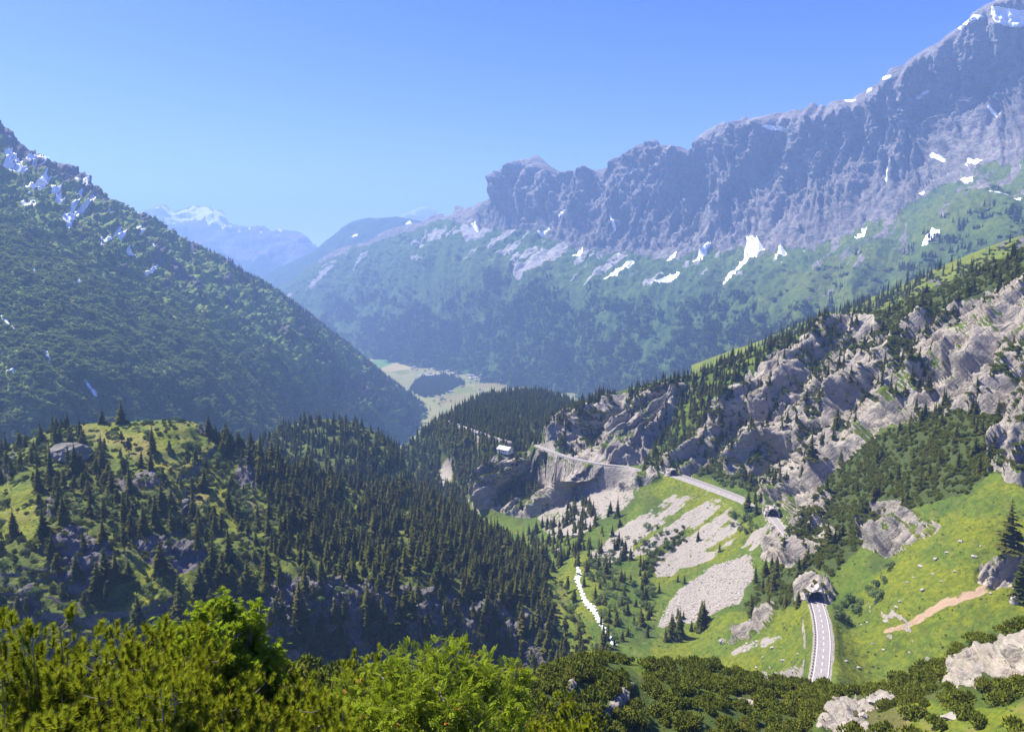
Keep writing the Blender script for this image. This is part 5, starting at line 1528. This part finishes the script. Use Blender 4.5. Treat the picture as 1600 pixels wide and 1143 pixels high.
tag(link('mountain_stream', mesh_np('mountain_stream', np.array(wv), np.array(wf_)), None, water_mat()), kind='structure')

# ------------------------------------------------------------------ houses
M_RENDER = simple_mat('white_render', (0.62, 0.60, 0.56), (0.72, 0.70, 0.66), 0.8, 0.9, 0.1)
M_WOODW = simple_mat('brown_timber', (0.10, 0.065, 0.04), (0.17, 0.11, 0.07), 1.2, 0.9, 0.2)
M_ROOF = [simple_mat('grey_slate_roof', (0.30, 0.29, 0.28), (0.42, 0.40, 0.38), 1.0, 0.85, 0.2), simple_mat('brown_tile_roof', (0.16, 0.09, 0.06), (0.24, 0.14, 0.10), 1.0, 0.9, 0.2), simple_mat('pale_shingle_roof', (0.44, 0.41, 0.37), (0.55, 0.52, 0.47), 1.0, 0.85, 0.3)]
M_GLASS = simple_mat('dark_pane', (0.03, 0.035, 0.04), (0.05, 0.055, 0.06), 1, 0.2, 0, 0.5)
def box(x0, x1, y0, y1, z0, z1):
    V = [(x0, y0, z0), (x1, y0, z0), (x1, y1, z0), (x0, y1, z0), (x0, y0, z1), (x1, y0, z1), (x1, y1, z1), (x0, y1, z1)]
    return V, [(0, 3, 2, 1), (4, 5, 6, 7), (0, 1, 5, 4), (1, 2, 6, 5), (2, 3, 7, 6), (3, 0, 4, 7)]
def bmesh_boxes(name, boxes, mat):
    V, Fc = [], []
    for b in boxes:
        v, f = box(*b); k = len(V); V += v; Fc += [tuple(i + k for i in q) for q in f]
    me = mesh_np(name, np.array(V, float), np.array(Fc), False)
    me.materials.append(mat)
    return me
def house_meshes(Lx, Ly, hz, rise, over, wall_m, roof_m):
    x, y = Lx / 2, Ly / 2
    V = [(-x, -y, -1.5), (x, -y, -1.5), (x, y, -1.5), (-x, y, -1.5), (-x, -y, hz), (x, -y, hz), (x, y, hz), (-x, y, hz), (-x, 0, hz + rise), (x, 0, hz + rise)]
    w = bpy.data.meshes.new('wall'); w.from_pydata(V, [], [(0, 1, 5, 4), (2, 3, 7, 6), (1, 2, 6, 9, 5), (3, 0, 4, 8, 7), (0, 3, 2, 1)]); w.materials.append(wall_m)
    xo, yo = x + over, y + over
    zd = rise * over / y
    t = .28
    R_ = []
    for s in (-1, 1):
        R_ += [(-xo, s * yo, hz - zd), (xo, s * yo, hz - zd), (xo, 0, hz + rise), (-xo, 0, hz + rise), (-xo, s * yo, hz - zd + t), (xo, s * yo, hz - zd + t), (xo, 0, hz + rise + t), (-xo, 0, hz + rise + t)]
    r = bpy.data.meshes.new('roof'); Fq = []
    for k in (0, 8): Fq += [tuple(i + k for i in q) for q in ((0, 1, 2, 3), (4, 5, 6, 7), (0, 1, 5, 4), (1, 2, 6, 5), (3, 0, 4, 7))]
    r.from_pydata(R_, [], Fq); r.materials.append(roof_m)
    return w, r
hp = pt_on(right, 790, 702)
hut = empty('mountain_hut', hp + np.array([0, 0, .3]), R(-38))
w, r = house_meshes(17, 11, 4.2, 3.0, 1.1, M_RENDER, M_ROOF[2])
hw_o = link('wall', w, hut); hr_o = link('roof', r, hut)
link('chimney', bmesh_boxes('chimney', [(-3.6, -2.6, 1.2, 2.2, 5.5, 8.6)], M_WALL), hr_o)
for k in range(4):
    wo = link('window', bmesh_boxes('window', [(-6.2 + k * 3.6, -4.8 + k * 3.6, -5.56, -5.4, 1.5, 2.9)], M_WOODW), hut)
    link('pane', bmesh_boxes('pane', [(-6.05 + k * 3.6, -4.95 + k * 3.6, -5.59, -5.55, 1.65, 2.75)], M_GLASS), wo)
link('door', bmesh_boxes('door', [(8.45, 8.6, -1, .4, 0, 2.3)], M_WOODW), hut)
for k in (-1, 1):
    wo = link('window', bmesh_boxes('window', [(8.45, 8.58, k * 3.4 - .7, k * 3.4 + .7, 1.4, 2.8)], M_WOODW), hut)
    link('pane', bmesh_boxes('pane', [(8.57, 8.61, k * 3.4 - .55, k * 3.4 + .55, 1.55, 2.65)], M_GLASS), wo)
tag(hut, 'white walled hut with pale roof on the cliff top beside the road', 'hut')

CH = []
for i, (lx, ly, hz, ri, wm, rm) in enumerate(((13, 11, 6, 4, M_RENDER, M_ROOF[1]), (15, 12, 6.5, 4.2, M_WOODW, M_ROOF[0]), (20, 12, 5.5, 4, M_RENDER, M_ROOF[0]))):
    CH.append(house_meshes(lx, ly, hz, ri, 1.0, wm, rm) + (bmesh_boxes('window_row', [(-lx / 2 + 1.5 + q * 3, -lx / 2 + 2.9 + q * 3, -ly / 2 - .08, -ly / 2 + .05, 2 + z, 3.5 + z) for q in range(int(lx / 3) - 1) for z in (0, 2.4)], M_GLASS),))
VIL = [('in the main village row', [(700, 580), (706, 578), (712, 582), (717, 579), (722, 584), (727, 582), (732, 587), (708, 585), (715, 587), (738, 588), (742, 591), (748, 590), (735, 592), (752, 588), (744, 595), (757, 592)]), ('at the far hamlet', [(641, 571), (646, 569), (652, 567), (658, 566), (664, 564), (648, 574), (670, 563)]), ('on the village fields', [(672, 584), (680, 587), (688, 583), (695, 586), (661, 587)]), ('below the dark wood', [(722, 605), (704, 613), (764, 590), (772, 587), (781, 586), (690, 623)])]
rsv = np.random.default_rng(44)
for gname, pts in VIL:
    for i, (x, y) in enumerate(sorted(pts)):
        p = at_height(x, y, FLOOR_DROP - 2.0)
        e = empty('chalet', p, rsv.uniform(0, 3.1))
        e.scale = (1.25,) * 3
        k = rsv.integers(3)
        for nm, me in zip(('wall', 'roof', 'window_row'), CH[k]): link(nm, me, e)
        tag(e, '%s %s, %s from the left' % (['white chalet with brown roof', 'brown timber chalet with grey roof', 'long white house with grey roof'][k], gname, ORD[i].replace(' nearest', '').replace('nearest', 'first')), 'house', 'houses of the village in the valley')

# trees on the valley floor
VT = [clump_mesh('valley_tree_crown', 140 + i, [(q[0], q[1], q[2] + .2, q[3], q[4]) for q in bush_lobes(60 + i, 7)], 160, 0.09, M_ALDER, .5) for i in range(2)]
vt_pts = [(620, 560), (634, 550), (652, 580), (664, 581), (671, 579), (765, 567), (754, 580), (750, 612), (757, 598), (735, 600), (690, 628), (704, 628), (695, 626), (686, 634), (698, 600), (768, 588), (775, 585), (784, 583), (740, 585), (729, 577), (700, 576), (690, 580), (680, 579), (645, 578), (710, 590), (718, 592), (678, 628), (676, 620)]
vt_pts.sort()
for i, (x, y) in enumerate(vt_pts):
    p = at_height(x, y, FLOOR_DROP - 2.0)
    h = rsv.uniform(13, 22)
    e = empty('valley_tree', p, rsv.uniform(0, 6)); e.scale = (h * 1.1, h * 1.1, h)
    link('trunk', TRUNK, e); link('crown', VT[i % 2], e)
    mx = min(((700, 580, 'the main village row'), (750, 592, 'the village end'), (650, 568, 'the far hamlet'), (690, 628, 'the nearest tan field'), (765, 567, 'the big tan meadow')), key=lambda m: (m[0] - x) ** 2 + (m[1] - y) ** 2)
    tag(e, '%s leafy tree by %s, %s valley tree from the left' % ('tall' if h > 18 else 'small', mx[2], nth(i + 1)), 'tree', 'leafy trees on the valley floor')
wd = poly_dens(valley, [(1.6, [(640, 610), (655, 592), (690, 588), (722, 593), (727, 600), (712, 605), (690, 615), (660, 622)])])
mass(valley, wd, 61, 16, 26, FARCON, 'valley_wood', 'dark fir wood on the valley floor beside the village', 'forest', 1.4)

# ------------------------------------------------------------------ boulders
def boulder(x, y, wpx, hpx, o, lab, grp=None, v=0, rz=0.3, flat=None):
    p = pt_on(o, x, y)
    D = float(project(p)[2])
    ob = link('boulder', ROCKS[v])
    sx = wpx * D / F0 / 2 / .8
    ob.location = p + np.array([0, 0, .15 * sx]); ob.scale = (sx, sx * .8, hpx * D / F0 / 2 / .55)
    ob.rotation_euler = (0, 0, rz)
    tag(ob, lab, 'boulder', grp)
boulder(108, 712, 46, 34, hill, 'big flat pale boulder among pines on the left hilltop', v=4, rz=.1)
boulder(1207, 824, 9, 8, right, 'round boulder on the grass below the middle tunnel mouth', v=2)
boulder(1486, 1119, 28, 9, near, 'flat pale stone lying in the bright grass at bottom right', v=1)
boulder(1128, 1000, 10, 9, right, 'pale block at the foot of the small crag left of the near road', v=3)
boulder(898, 836, 12, 9, right, 'grey boulder among firs at the foot of the scree cone', v=1)
boulder(874, 858, 12, 8, right, 'pale boulder left of the stream under the scree', v=3)
boulder(1372, 1096, 26, 9, near, 'pale flat rock above the dry grass at the bottom', v=1)
boulder(1352, 1118, 16, 10, near, 'pale knobbly rock in the dry grass at the bottom', v=2)
boulder(1332, 1130, 12, 8, near, 'small grey rock left of the dry grass at the bottom', v=0)
boulder(1585, 938, 14, 16, right, 'small upright pale block under the dark spruce at the right edge', v=2)
st_pts = [(1345, 974), (1352, 972), (1398, 948), (1416, 908), (1425, 900), (1437, 882), (1460, 872), (1490, 890), (1520, 868), (1360, 1004), (1380, 1012), (1405, 937), (1455, 895), (1470, 905), (1500, 845), (1478, 862), (1322, 1030), (1340, 1040), (1545, 925), (1440, 920), (1366, 940), (1530, 852), (1205, 1010), (1222, 1030), (1246, 1020), (1190, 1025), (1255, 985), (1180, 1040), (1236, 1048)]
for i, (x, y) in enumerate(st_pts):
    z = rsv.uniform(4, 8)
    mk = where((x, y), '')
    boulder(x, y, z, z * rsv.uniform(.4, .7), right, '%s white stone in the grass, %s highest %s of the near road' % ('flat' if z < 5.5 else 'larger', ORD[min(60, sum(1 for a, b in st_pts if b < y and (a > 1285) == (x > 1285)))].replace(' nearest', '').replace('nearest', 'very'), 'right' if x > 1285 else 'left'), 'white stones in the grass by the near road', int(rsv.integers(4)), rsv.uniform(0, 6))
ROCK_S = [rock_mesh('small_rock', 20 + i, 1, .7) for i in range(3)]
def stones(polys, per100, seed, lo, hi, name, lab):
    d = poly_dens(right, [(per100, p) for p in polys])
    d = d * np.clip(right.M['scree'] * 1.3, 0.0, 1)
    d = d * (1 - sstep(.3, .8, right.road_w))
    P, _ = scatter(right, d, seed)
    rs = np.random.default_rng(seed)
    s = lo + (hi - lo) * rs.beta(1.2, 4, len(P))
    gn_scatter(name, P, s, s * rs.uniform(.9, 1.4, len(P)), rs.integers(0, 3, len(P)), ROCK_S, lab, 'stones', seed)
stones([SCREE_R[3]], 55, 71, .35, 1.7, 'boulder_field', 'grey field of loose boulders spilling down towards the stream')
stones([SCREE_R[0], SCREE_R[1], SCREE_R[2], SCREE_R[4]], 9, 72, .25, 1.5, 'scree_stones', 'pale loose stones on the scree fans below the road')
# ------------------------------------------------------------------ plants close to the viewpoint
M_PSHOOT = leaf_mat('sunlit_pine_needles', (0.15, 0.19, 0.014), (0.34, 0.37, 0.022), (0.28, 0.32, 0.018), 0.45, 6)
M_ROWAN = leaf_mat('rowan_leaves', (0.16, 0.23, 0.016), (0.31, 0.38, 0.028), (0.25, 0.32, 0.02), 0.45, 5)
M_MAPLE = leaf_mat('maple_leaves', (0.16, 0.24, 0.014), (0.28, 0.36, 0.02), (0.22, 0.31, 0.02), 0.45, 5)
M_GREYBARK = bark_mat('grey_bark', (0.16, 0.13, 0.10), (0.30, 0.26, 0.21))
M_BERRY = simple_mat('orange_fruit', (0.42, 0.16, 0.02), (0.55, 0.26, 0.03), 20, 0.6, 0)
M_BUD = simple_mat('brown_cone', (0.20, 0.10, 0.03), (0.32, 0.17, 0.04), 20, 0.8, 0)
def ground_near(px, Y):
    """height of the slope below the viewpoint at pixel column px and distance Y"""
    x = (px - 800) / F0 * Y
    allp = np.concatenate([near.P[near.nb * near.shape[1]:], rows.reshape(-1, 3)])
    k = np.argmin((allp[:, 0] - x) ** 2 + (allp[:, 1] - Y) ** 2)
    return np.array([x, Y, allp[k, 2]])
def tube_arrays(P, r0, r1, seg=5):
    P = np.asarray(P, float)
    n = len(P)
    d = np.gradient(P, axis=0); d /= np.linalg.norm(d, axis=1)[:, None] + 1e-9
    a = np.cross(d, (.31, .17, .93)); a /= np.linalg.norm(a, axis=1)[:, None] + 1e-9
    b = np.cross(d, a)
    V, Fc = [], []
    for i in range(n):
        r = r0 + (r1 - r0) * i / (n - 1)
        for j in range(seg):
            t = 6.283 * j / seg
            V.append(P[i] + a[i] * r * math.cos(t) + b[i] * r * math.sin(t))
    for i in range(n - 1):
        for j in range(seg):
            Fc.append((i * seg + j, i * seg + (j + 1) % seg, (i + 1) * seg + (j + 1) % seg, (i + 1) * seg + j))
    return V, Fc
def bez(a, b, c, n=7):
    t = np.linspace(0, 1, n)[:, None]
    return (1 - t) ** 2 * a + 2 * t * (1 - t) * b + t * t * c
def leaf_pinnate():
    V, Fc = [], []
    def kite(o, d, L, w):
        s = np.array([-d[1], d[0], 0])
        k = len(V)
        V.extend([o, o + d * L * .5 + s * w + np.array([0, 0, .004]), o + d * L, o + d * L * .5 - s * w + np.array([0, 0, .004])])
        Fc.extend([(k, k + 1, k + 2), (k, k + 2, k + 3)])
    for i in range(6):
        f = .03 + .022 * i
        o = np.array([f, 0, .02 * math.sin(i * .5)])
        L = .05 * (1 - .05 * abs(i - 2.5))
        for s in (-1, 1):
            kite(o, np.array([.42, s * .9, -.12]), L, .0115)
    kite(np.array([.16, 0, .0]), np.array([1, 0, -.15]), .05, .012)
    return np.array(V), np.array(Fc)
def leaf_palmate():
    ang = [(-2.5, .5), (-1.9, .3), (-1.35, .9), (-.85, .45), (-.62, 1.0), (-.3, .55), (0, 1.15), (.3, .55), (.62, 1.0), (.85, .45), (1.35, .9), (1.9, .3), (2.5, .5)]
    V = [(0, 0, 0)] + [(.085 * r * math.cos(a), .085 * r * math.sin(a), -.012 * r * r) for a, r in ang]
    return np.array(V), np.array([(0, i, i + 1) for i in range(1, len(ang))])
def place_leaves(LV, LF, pos, dirs, size, rs):
    """copies of a leaf joined into one foliage mesh; dirs = outward growth directions"""
    n = len(pos)
    d = dirs / np.linalg.norm(dirs, axis=1)[:, None]
    up = np.tile([0, 0, 1.0], (n, 1)) + rs.normal(size=(n, 3)) * .45
    y = np.cross(up, d); y /= np.linalg.norm(y, axis=1)[:, None] + 1e-9
    z = np.cross(d, y)
    V = (pos[:, None] + size[:, None, None] * (LV[None, :, :1] * d[:, None] + LV[None, :, 1:2] * y[:, None] + LV[None, :, 2:] * z[:, None])).reshape(-1, 3)
    Fc = (LF[None] + (np.arange(n) * len(LV))[:, None, None]).reshape(-1, 3)
    return V, Fc
def leafy_bush(name, base, targets, LV, LF, per, leaf_mat_, spread, size, seed, lab, cat, fruit=0, parts=None):
    """stems rise from the base to each target lobe (x,y,z,radius); twigs and leaves fill the lobes"""
    rs = np.random.default_rng(seed)
    e = empty(name, base)
    FV, FF, nF = [], [], 0
    for t in targets:
        c = np.array(t[:3]) - base; rad = t[3]
        m = c * .5 + np.array([rs.normal() * .25, rs.normal() * .2, c[2] * .15])
        path = bez(np.zeros(3), m, c, 9)
        V, Fc = tube_arrays(path, .045, .012)
        st = link('stem', mesh_np('stem', np.array(V), np.array(Fc)), e, M_GREYBARK)
        TV, TF = [], []
        nt = max(6, int(26 * rad / .6))
        for q in range(nt):
            s0 = path[rs.integers(4, 9)]
            d = rs.normal(size=3); d /= np.linalg.norm(d); d[2] = d[2] * .7 + .25
            tip = c + d * rad * rs.uniform(.75, 1.05)
            tw = bez(s0, (s0 + tip) / 2 + np.array([0, 0, -.06]) + rs.normal(size=3) * .05, tip, 6)
            v, f = tube_arrays(tw, .011, .004, 4)
            k = len(TV); TV += v; TF += [tuple(i + k for i in q_) for q_ in f]
            n = int(per * rs.uniform(.7, 1.3))
            tt = rs.uniform(.25, 1.02, n) ** .8
            pos = np.stack([np.interp(tt * 5, np.arange(6), tw[:, i]) for i in range(3)], 1) + rs.normal(size=(n, 3)) * spread
            gd = (tip - s0) / (np.linalg.norm(tip - s0) + 1e-6)
            dirs = gd * .5 + rs.normal(size=(n, 3)) * .75 + np.array([0, 0, .05])
            v, f = place_leaves(LV, LF, pos, dirs, size * rs.uniform(.7, 1.25, n), rs)
            FV.append(v); FF.append(f + nF); nF += len(v)
        tag(link('twigs', mesh_np('twigs', np.array(TV), np.array(TF)), st, M_GREYBARK), kind='stuff')
        for q in range(fruit):
            d = rs.normal(size=3); d /= np.linalg.norm(d); d[2] = abs(d[2]) * .8; d[1] = -abs(d[1])
            fc = c + d * rad * .98
            bm = bmesh.new()
            for b in range(9):
                mt = Matrix.Translation(Vector(fc + rs.normal(size=3) * np.array([.028, .028, .012])))
                bmesh.ops.create_icosphere(bm, subdivisions=1, radius=.012, matrix=mt)
            me = bpy.data.meshes.new('fruit_cluster'); bm.to_mesh(me); bm.free()
            link('fruit_cluster', me, e, M_BERRY)
    tag(link('foliage', mesh_np('foliage', np.concatenate(FV), np.concatenate(FF), False), e, leaf_mat_), kind='stuff')
    tag(e, lab, cat)
    return e
def lobes_px(items, Y0):
    out = []
    for x, y, dY, rp in items:
        Y = Y0 + dY
        out.append((*unproject(x, y, Y), rp * Y / F0))
    return out
LP, LPF = leaf_pinnate()
leafy_bush('rowan_tree', ground_near(650, 13.0), lobes_px([(650, 1045, 0, 50), (600, 1060, .3, 45), (555, 1090, 0, 45), (505, 1115, -.4, 40), (705, 1035, .2, 45), (745, 1065, .1, 48), (690, 1090, -.8, 55), (620, 1110, -.9, 50), (780, 1105, -.3, 45), (740, 1130, -1, 50), (560, 1140, -1.0, 45), (660, 1150, -1.3, 50)], 12.6), LP, LPF, 20, M_ROWAN, .05, 1.05, 5,
           'bright green rowan with feathery leaves and orange fruit in the centre foreground', 'tree', 1)
leafy_bush('rowan_tree', ground_near(815, 15.0), lobes_px([(805, 1055, 0, 24), (812, 1085, 0, 26), (800, 1120, -.3, 30)], 14.0), LP, LPF, 18, M_ROWAN, .05, 1.0, 6,
           'small rowan sapling at the right side of the big foreground rowan', 'tree', 1)
PM, PMF = leaf_palmate()
leafy_bush('maple_tree', ground_near(345, 12.3), lobes_px([(335, 965, 0, 32), (370, 985, .2, 34), (300, 975, .1, 30), (270, 1000, 0, 26), (400, 1010, .2, 34), (345, 1015, -.4, 40), (305, 1035, -.3, 32), (415, 1045, 0, 32), (260, 1025, -.2, 20), (375, 1060, -.4, 36), (248, 992, .1, 26), (432, 1022, .1, 28), (350, 945, .2, 26), (390, 960, .1, 26), (320, 1000, -.6, 36)], 11.6), PM, PMF, 26, M_MAPLE, .06, .95, 8,
           'light green young maple with pale branches at the left foreground', 'tree')

def shoot_mesh(name, seed, nn=120):
    """upright pine shoot: bottle brush of needles"""
    rs = np.random.default_rng(seed)
    V, Fc = [], []
    for i in range(nn):
        f = rs.uniform(0, 1)
        a = rs.uniform(0, 6.283)
        o = np.array([0, 0, .12 * f])
        d = np.array([math.cos(a), math.sin(a), .35 + .9 * f]); d /= np.linalg.norm(d)
        s = np.cross(d, (0, 0, 1.0)); s /= np.linalg.norm(s)
        L = rs.uniform(.055, .08)
        k = len(V)
        V += [o + s * .006, o - s * .006, o + d * L]
        Fc.append((k, k + 1, k + 2))
    return np.array(V), np.array(Fc)
def pine_parts(seed, W_, H_, nsh):
    """spreading mountain pine: curved boughs, shoots standing up from them"""
    rs = np.random.default_rng(seed)
    BV, BF, SV, SF, nS, CV = [], [], [], [], 0, []
    protos = [shoot_mesh('s', seed + i) for i in range(3)]
    boughs = []
    for b in range(11):
        a = rs.uniform(0, 6.283)
        rr = W_ * rs.uniform(.25, .55)
        tip = np.array([rr * math.cos(a), rr * math.sin(a), H_ * rs.uniform(.62, 1.0)])
        path = bez(np.zeros(3), np.array([tip[0] * 1.15, tip[1] * 1.15, tip[2] * .18]), tip, 10)
        v, f = tube_arrays(path, .018, .006)
        boughs.append((v, f, path))
    per = nsh // len(boughs)
    for v, f, path in boughs:
        for q in range(per):
            t = rs.uniform(.28, 1.0) ** .7
            p = np.array([np.interp(t * 9, np.arange(10), path[:, i]) for i in range(3)])
            off = rs.normal(size=3) * np.array([.17, .17, .10]) * (1.25 - .6 * t)
            off[2] = abs(off[2])
            p2 = p + off
            if rs.uniform() < .35:
                k = len(v); vv, ff = tube_arrays(bez(p, (p + p2) / 2 + np.array([0, 0, -.03]), p2, 4), .006, .004, 4)
                v = v + vv; f = f + [tuple(i + k for i in q_) for q_ in ff]
            ax = np.array([off[0] * 1.2, off[1] * 1.2, 1.0]) + rs.normal(size=3) * .2
            ax /= np.linalg.norm(ax)
            x = np.cross(ax, (.3, .8, .1)); x /= np.linalg.norm(x); y = np.cross(ax, x)
            LV, LF = protos[rs.integers(3)]
            s = rs.uniform(.8, 1.35)
            SV.append(p2 + s * (LV[:, :1] * x + LV[:, 1:2] * y + LV[:, 2:] * ax)); SF.append(LF + nS); nS += len(LV)
            if rs.uniform() < .3: CV.append((p2 + ax * .15 * s, ax))
        k = len(BV); BV += v; BF += [tuple(i + k for i in q_) for q_ in f]
    bough_me = mesh_np('boughs', np.array(BV), np.array(BF)); bough_me.materials.append(M_GREYBARK)
    need_me = mesh_np('needles', np.concatenate(SV), np.concatenate(SF), False); need_me.materials.append(M_PSHOOT)
    V, Fc = [], []
    for p, ax in CV:
        k = len(V); x = np.cross(ax, (.3, .8, .1)); x /= np.linalg.norm(x); y = np.cross(ax, x)
        V += [p + x * .008, p + y * .008, p - x * .008, p - y * .008, p + ax * .06]
        Fc += [(k, k + 1, k + 4), (k + 1, k + 2, k + 4), (k + 2, k + 3, k + 4), (k + 3, k, k + 4)]
    bud_me = mesh_np('buds', np.array(V), np.array(Fc), False); bud_me.materials.append(M_BUD)
    return bough_me, need_me, bud_me
PINEP = [pine_parts(300, 1.5, 2.0, 380), pine_parts(301, 1.8, 1.7, 400), pine_parts(302, 1.0, 2.3, 300)]
FP = [(12, 950, 9.5, 2, .5, 'leftmost tall mountain pine at the picture edge'), (78, 988, 10, 0, .6, 'sunlit mountain pine second from the left edge'), (155, 996, 9.6, 1, .55, 'sunlit mountain pine with bare grey bough at lower left'), (228, 984, 10.4, 2, .45, 'tallest slender mountain pine left of the maple'), (120, 1032, 8.4, 0, .55, 'mountain pine in the left corner behind the front row'), (40, 1045, 8.0, 1, .55, 'mountain pine filling the bottom left corner'),
      (300, 1062, 10.5, 0, .5, 'mountain pine below the maple crown'), (365, 1072, 11.0, 1, .5, 'mountain pine under the right side of the maple'), (435, 1066, 12.2, 2, .5, 'mountain pine between maple and rowan'), (480, 1062, 13.4, 0, .5, 'yellowish mountain pine touching the left side of the rowan'), (545, 1030, 16.0, 2, .5, 'mountain pine behind the left shoulder of the rowan'), (250, 1062, 8.8, 1, .5, 'mountain pine at the bottom left of centre'), (400, 1098, 9.2, 0, .5, 'mountain pine at the bottom below the maple'), (185, 1058, 8.2, 2, .5, 'mountain pine at the bottom edge in the left corner'), (470, 1110, 9.8, 1, .5, 'mountain pine at the bottom edge left of the rowan'),
      (330, 1105, 8.6, 2, .5, 'small mountain pine at the bottom edge below the maple'), (85, 1092, 7.0, 0, .5, 'nearest mountain pine at the bottom left'), (860, 1098, 17, 1, .6, 'yellow-green mountain pine right of the rowan'), (838, 1118, 14, 0, .6, 'mountain pine at the bottom edge right of the rowan'), (905, 1118, 19, 2, .6, 'dark slim mountain pine right of the rowan, farthest of three')]
for x, y, Y, v, ws, lab in FP:
    g = ground_near(x, Y)
    topz = unproject(x, y, Y)[2]
    h = topz - g[2]
    nat = (2.15, 1.85, 2.45)[v]
    sc_ = min(max(h / nat, .55), 1.15)
    e = empty('mountain_pine', (g[0], g[1], topz - nat * sc_), rs_.uniform(0, 6.28))
    e.scale = (sc_, sc_, sc_)
    for nm, me in zip(('boughs', 'needles', 'buds'), PINEP[v]): tag(link(nm, me, e), kind='stuff')
    if topz - nat * sc_ > g[2] + .05:
        V, Fc = tube_arrays(bez(np.array([0, 0, (g[2] - topz) / sc_ + nat - .2]), np.array([.1, 0, (g[2] - topz) / sc_ * .5 + nat * .5]), np.zeros(3), 6), .06, .038)
        link('stem', mesh_np('stem', np.array(V), np.array(Fc)), e, M_GREYBARK)
    tag(e, lab, 'pine', 'mountain pines in the foreground')
# ------------------------------------------------------------------ air: one closed box of thin haze round everything
def build_haze():
    t = NT('haze_air')
    v = t.n.new('ShaderNodeVolumePrincipled')
    v.inputs['Color'].default_value = (0.33, 0.55, 1.0, 1)
    v.inputs['Density'].default_value = HAZE_DENSITY
    v.inputs['Anisotropy'].default_value = 0.12
    t.l.new(v.outputs[0], t.out.inputs['Volume'])
    x0, x1, y0, y1, z0, z1 = -15000, 15000, -400, 18500, CAMZ - 1300, CAMZ + 1560
    V = [(x0, y0, z0), (x1, y0, z0), (x1, y1, z0), (x0, y1, z0), (x0, y0, z1), (x1, y0, z1), (x1, y1, z1), (x0, y1, z1)]
    Fc = [(0, 3, 2, 1), (4, 5, 6, 7), (0, 1, 5, 4), (1, 2, 6, 5), (2, 3, 7, 6), (3, 0, 4, 7)]
    tag(link('haze', mesh_np('haze', V, Fc, False), None, t.mat), kind='stuff', label='thin blue summer haze filling the valley air', cat='haze')
build_haze()

# ------------------------------------------------------------------ small bright cloud far behind the ridge, beyond the haze
def build_cloud():
    rs = np.random.default_rng(4)
    bm = bmesh.new()
    for x, y, r in ((628, 345, 9), (642, 341, 10), (654, 336, 11), (664, 332, 10), (672, 333, 9), (682, 338, 8), (694, 342, 7), (606, 349, 7), (712, 345, 6)):
        c = unproject(x, y, 22000 + rs.uniform(-300, 300))
        k = len(bm.verts)
        bmesh.ops.create_icosphere(bm, subdivisions=4, radius=r * 22000 / F0, matrix=Matrix.Translation(Vector(c)) @ Matrix.Diagonal((1.5, 1.2, .75, 1)))
    V = np.array([v.co[:] for v in bm.verts])
    d = fbm(V / 130, 4, .6) * 70
    bm.normal_update()
    for v, q in zip(bm.verts, d): v.co += v.normal * float(q)
    me = bpy.data.meshes.new('cloud'); bm.to_mesh(me); bm.free()
    me.polygons.foreach_set('use_smooth', np.ones(len(me.polygons), bool))
    t = NT('cloud_white')
    a, b, m = t.n.new('ShaderNodeBsdfDiffuse'), t.n.new('ShaderNodeBsdfTranslucent'), t.n.new('ShaderNodeMixShader')
    a.inputs[0].default_value = b.inputs[0].default_value = (.92, .92, .93, 1)
    t.l.new(a.outputs[0], m.inputs[1]); t.l.new(b.outputs[0], m.inputs[2]); t.l.new(m.outputs[0], t.out.inputs[0])
    tag(link('cloud', me, None, t.mat), 'small white cloud peeping over the distant valley ridge', 'cloud')
build_cloud()
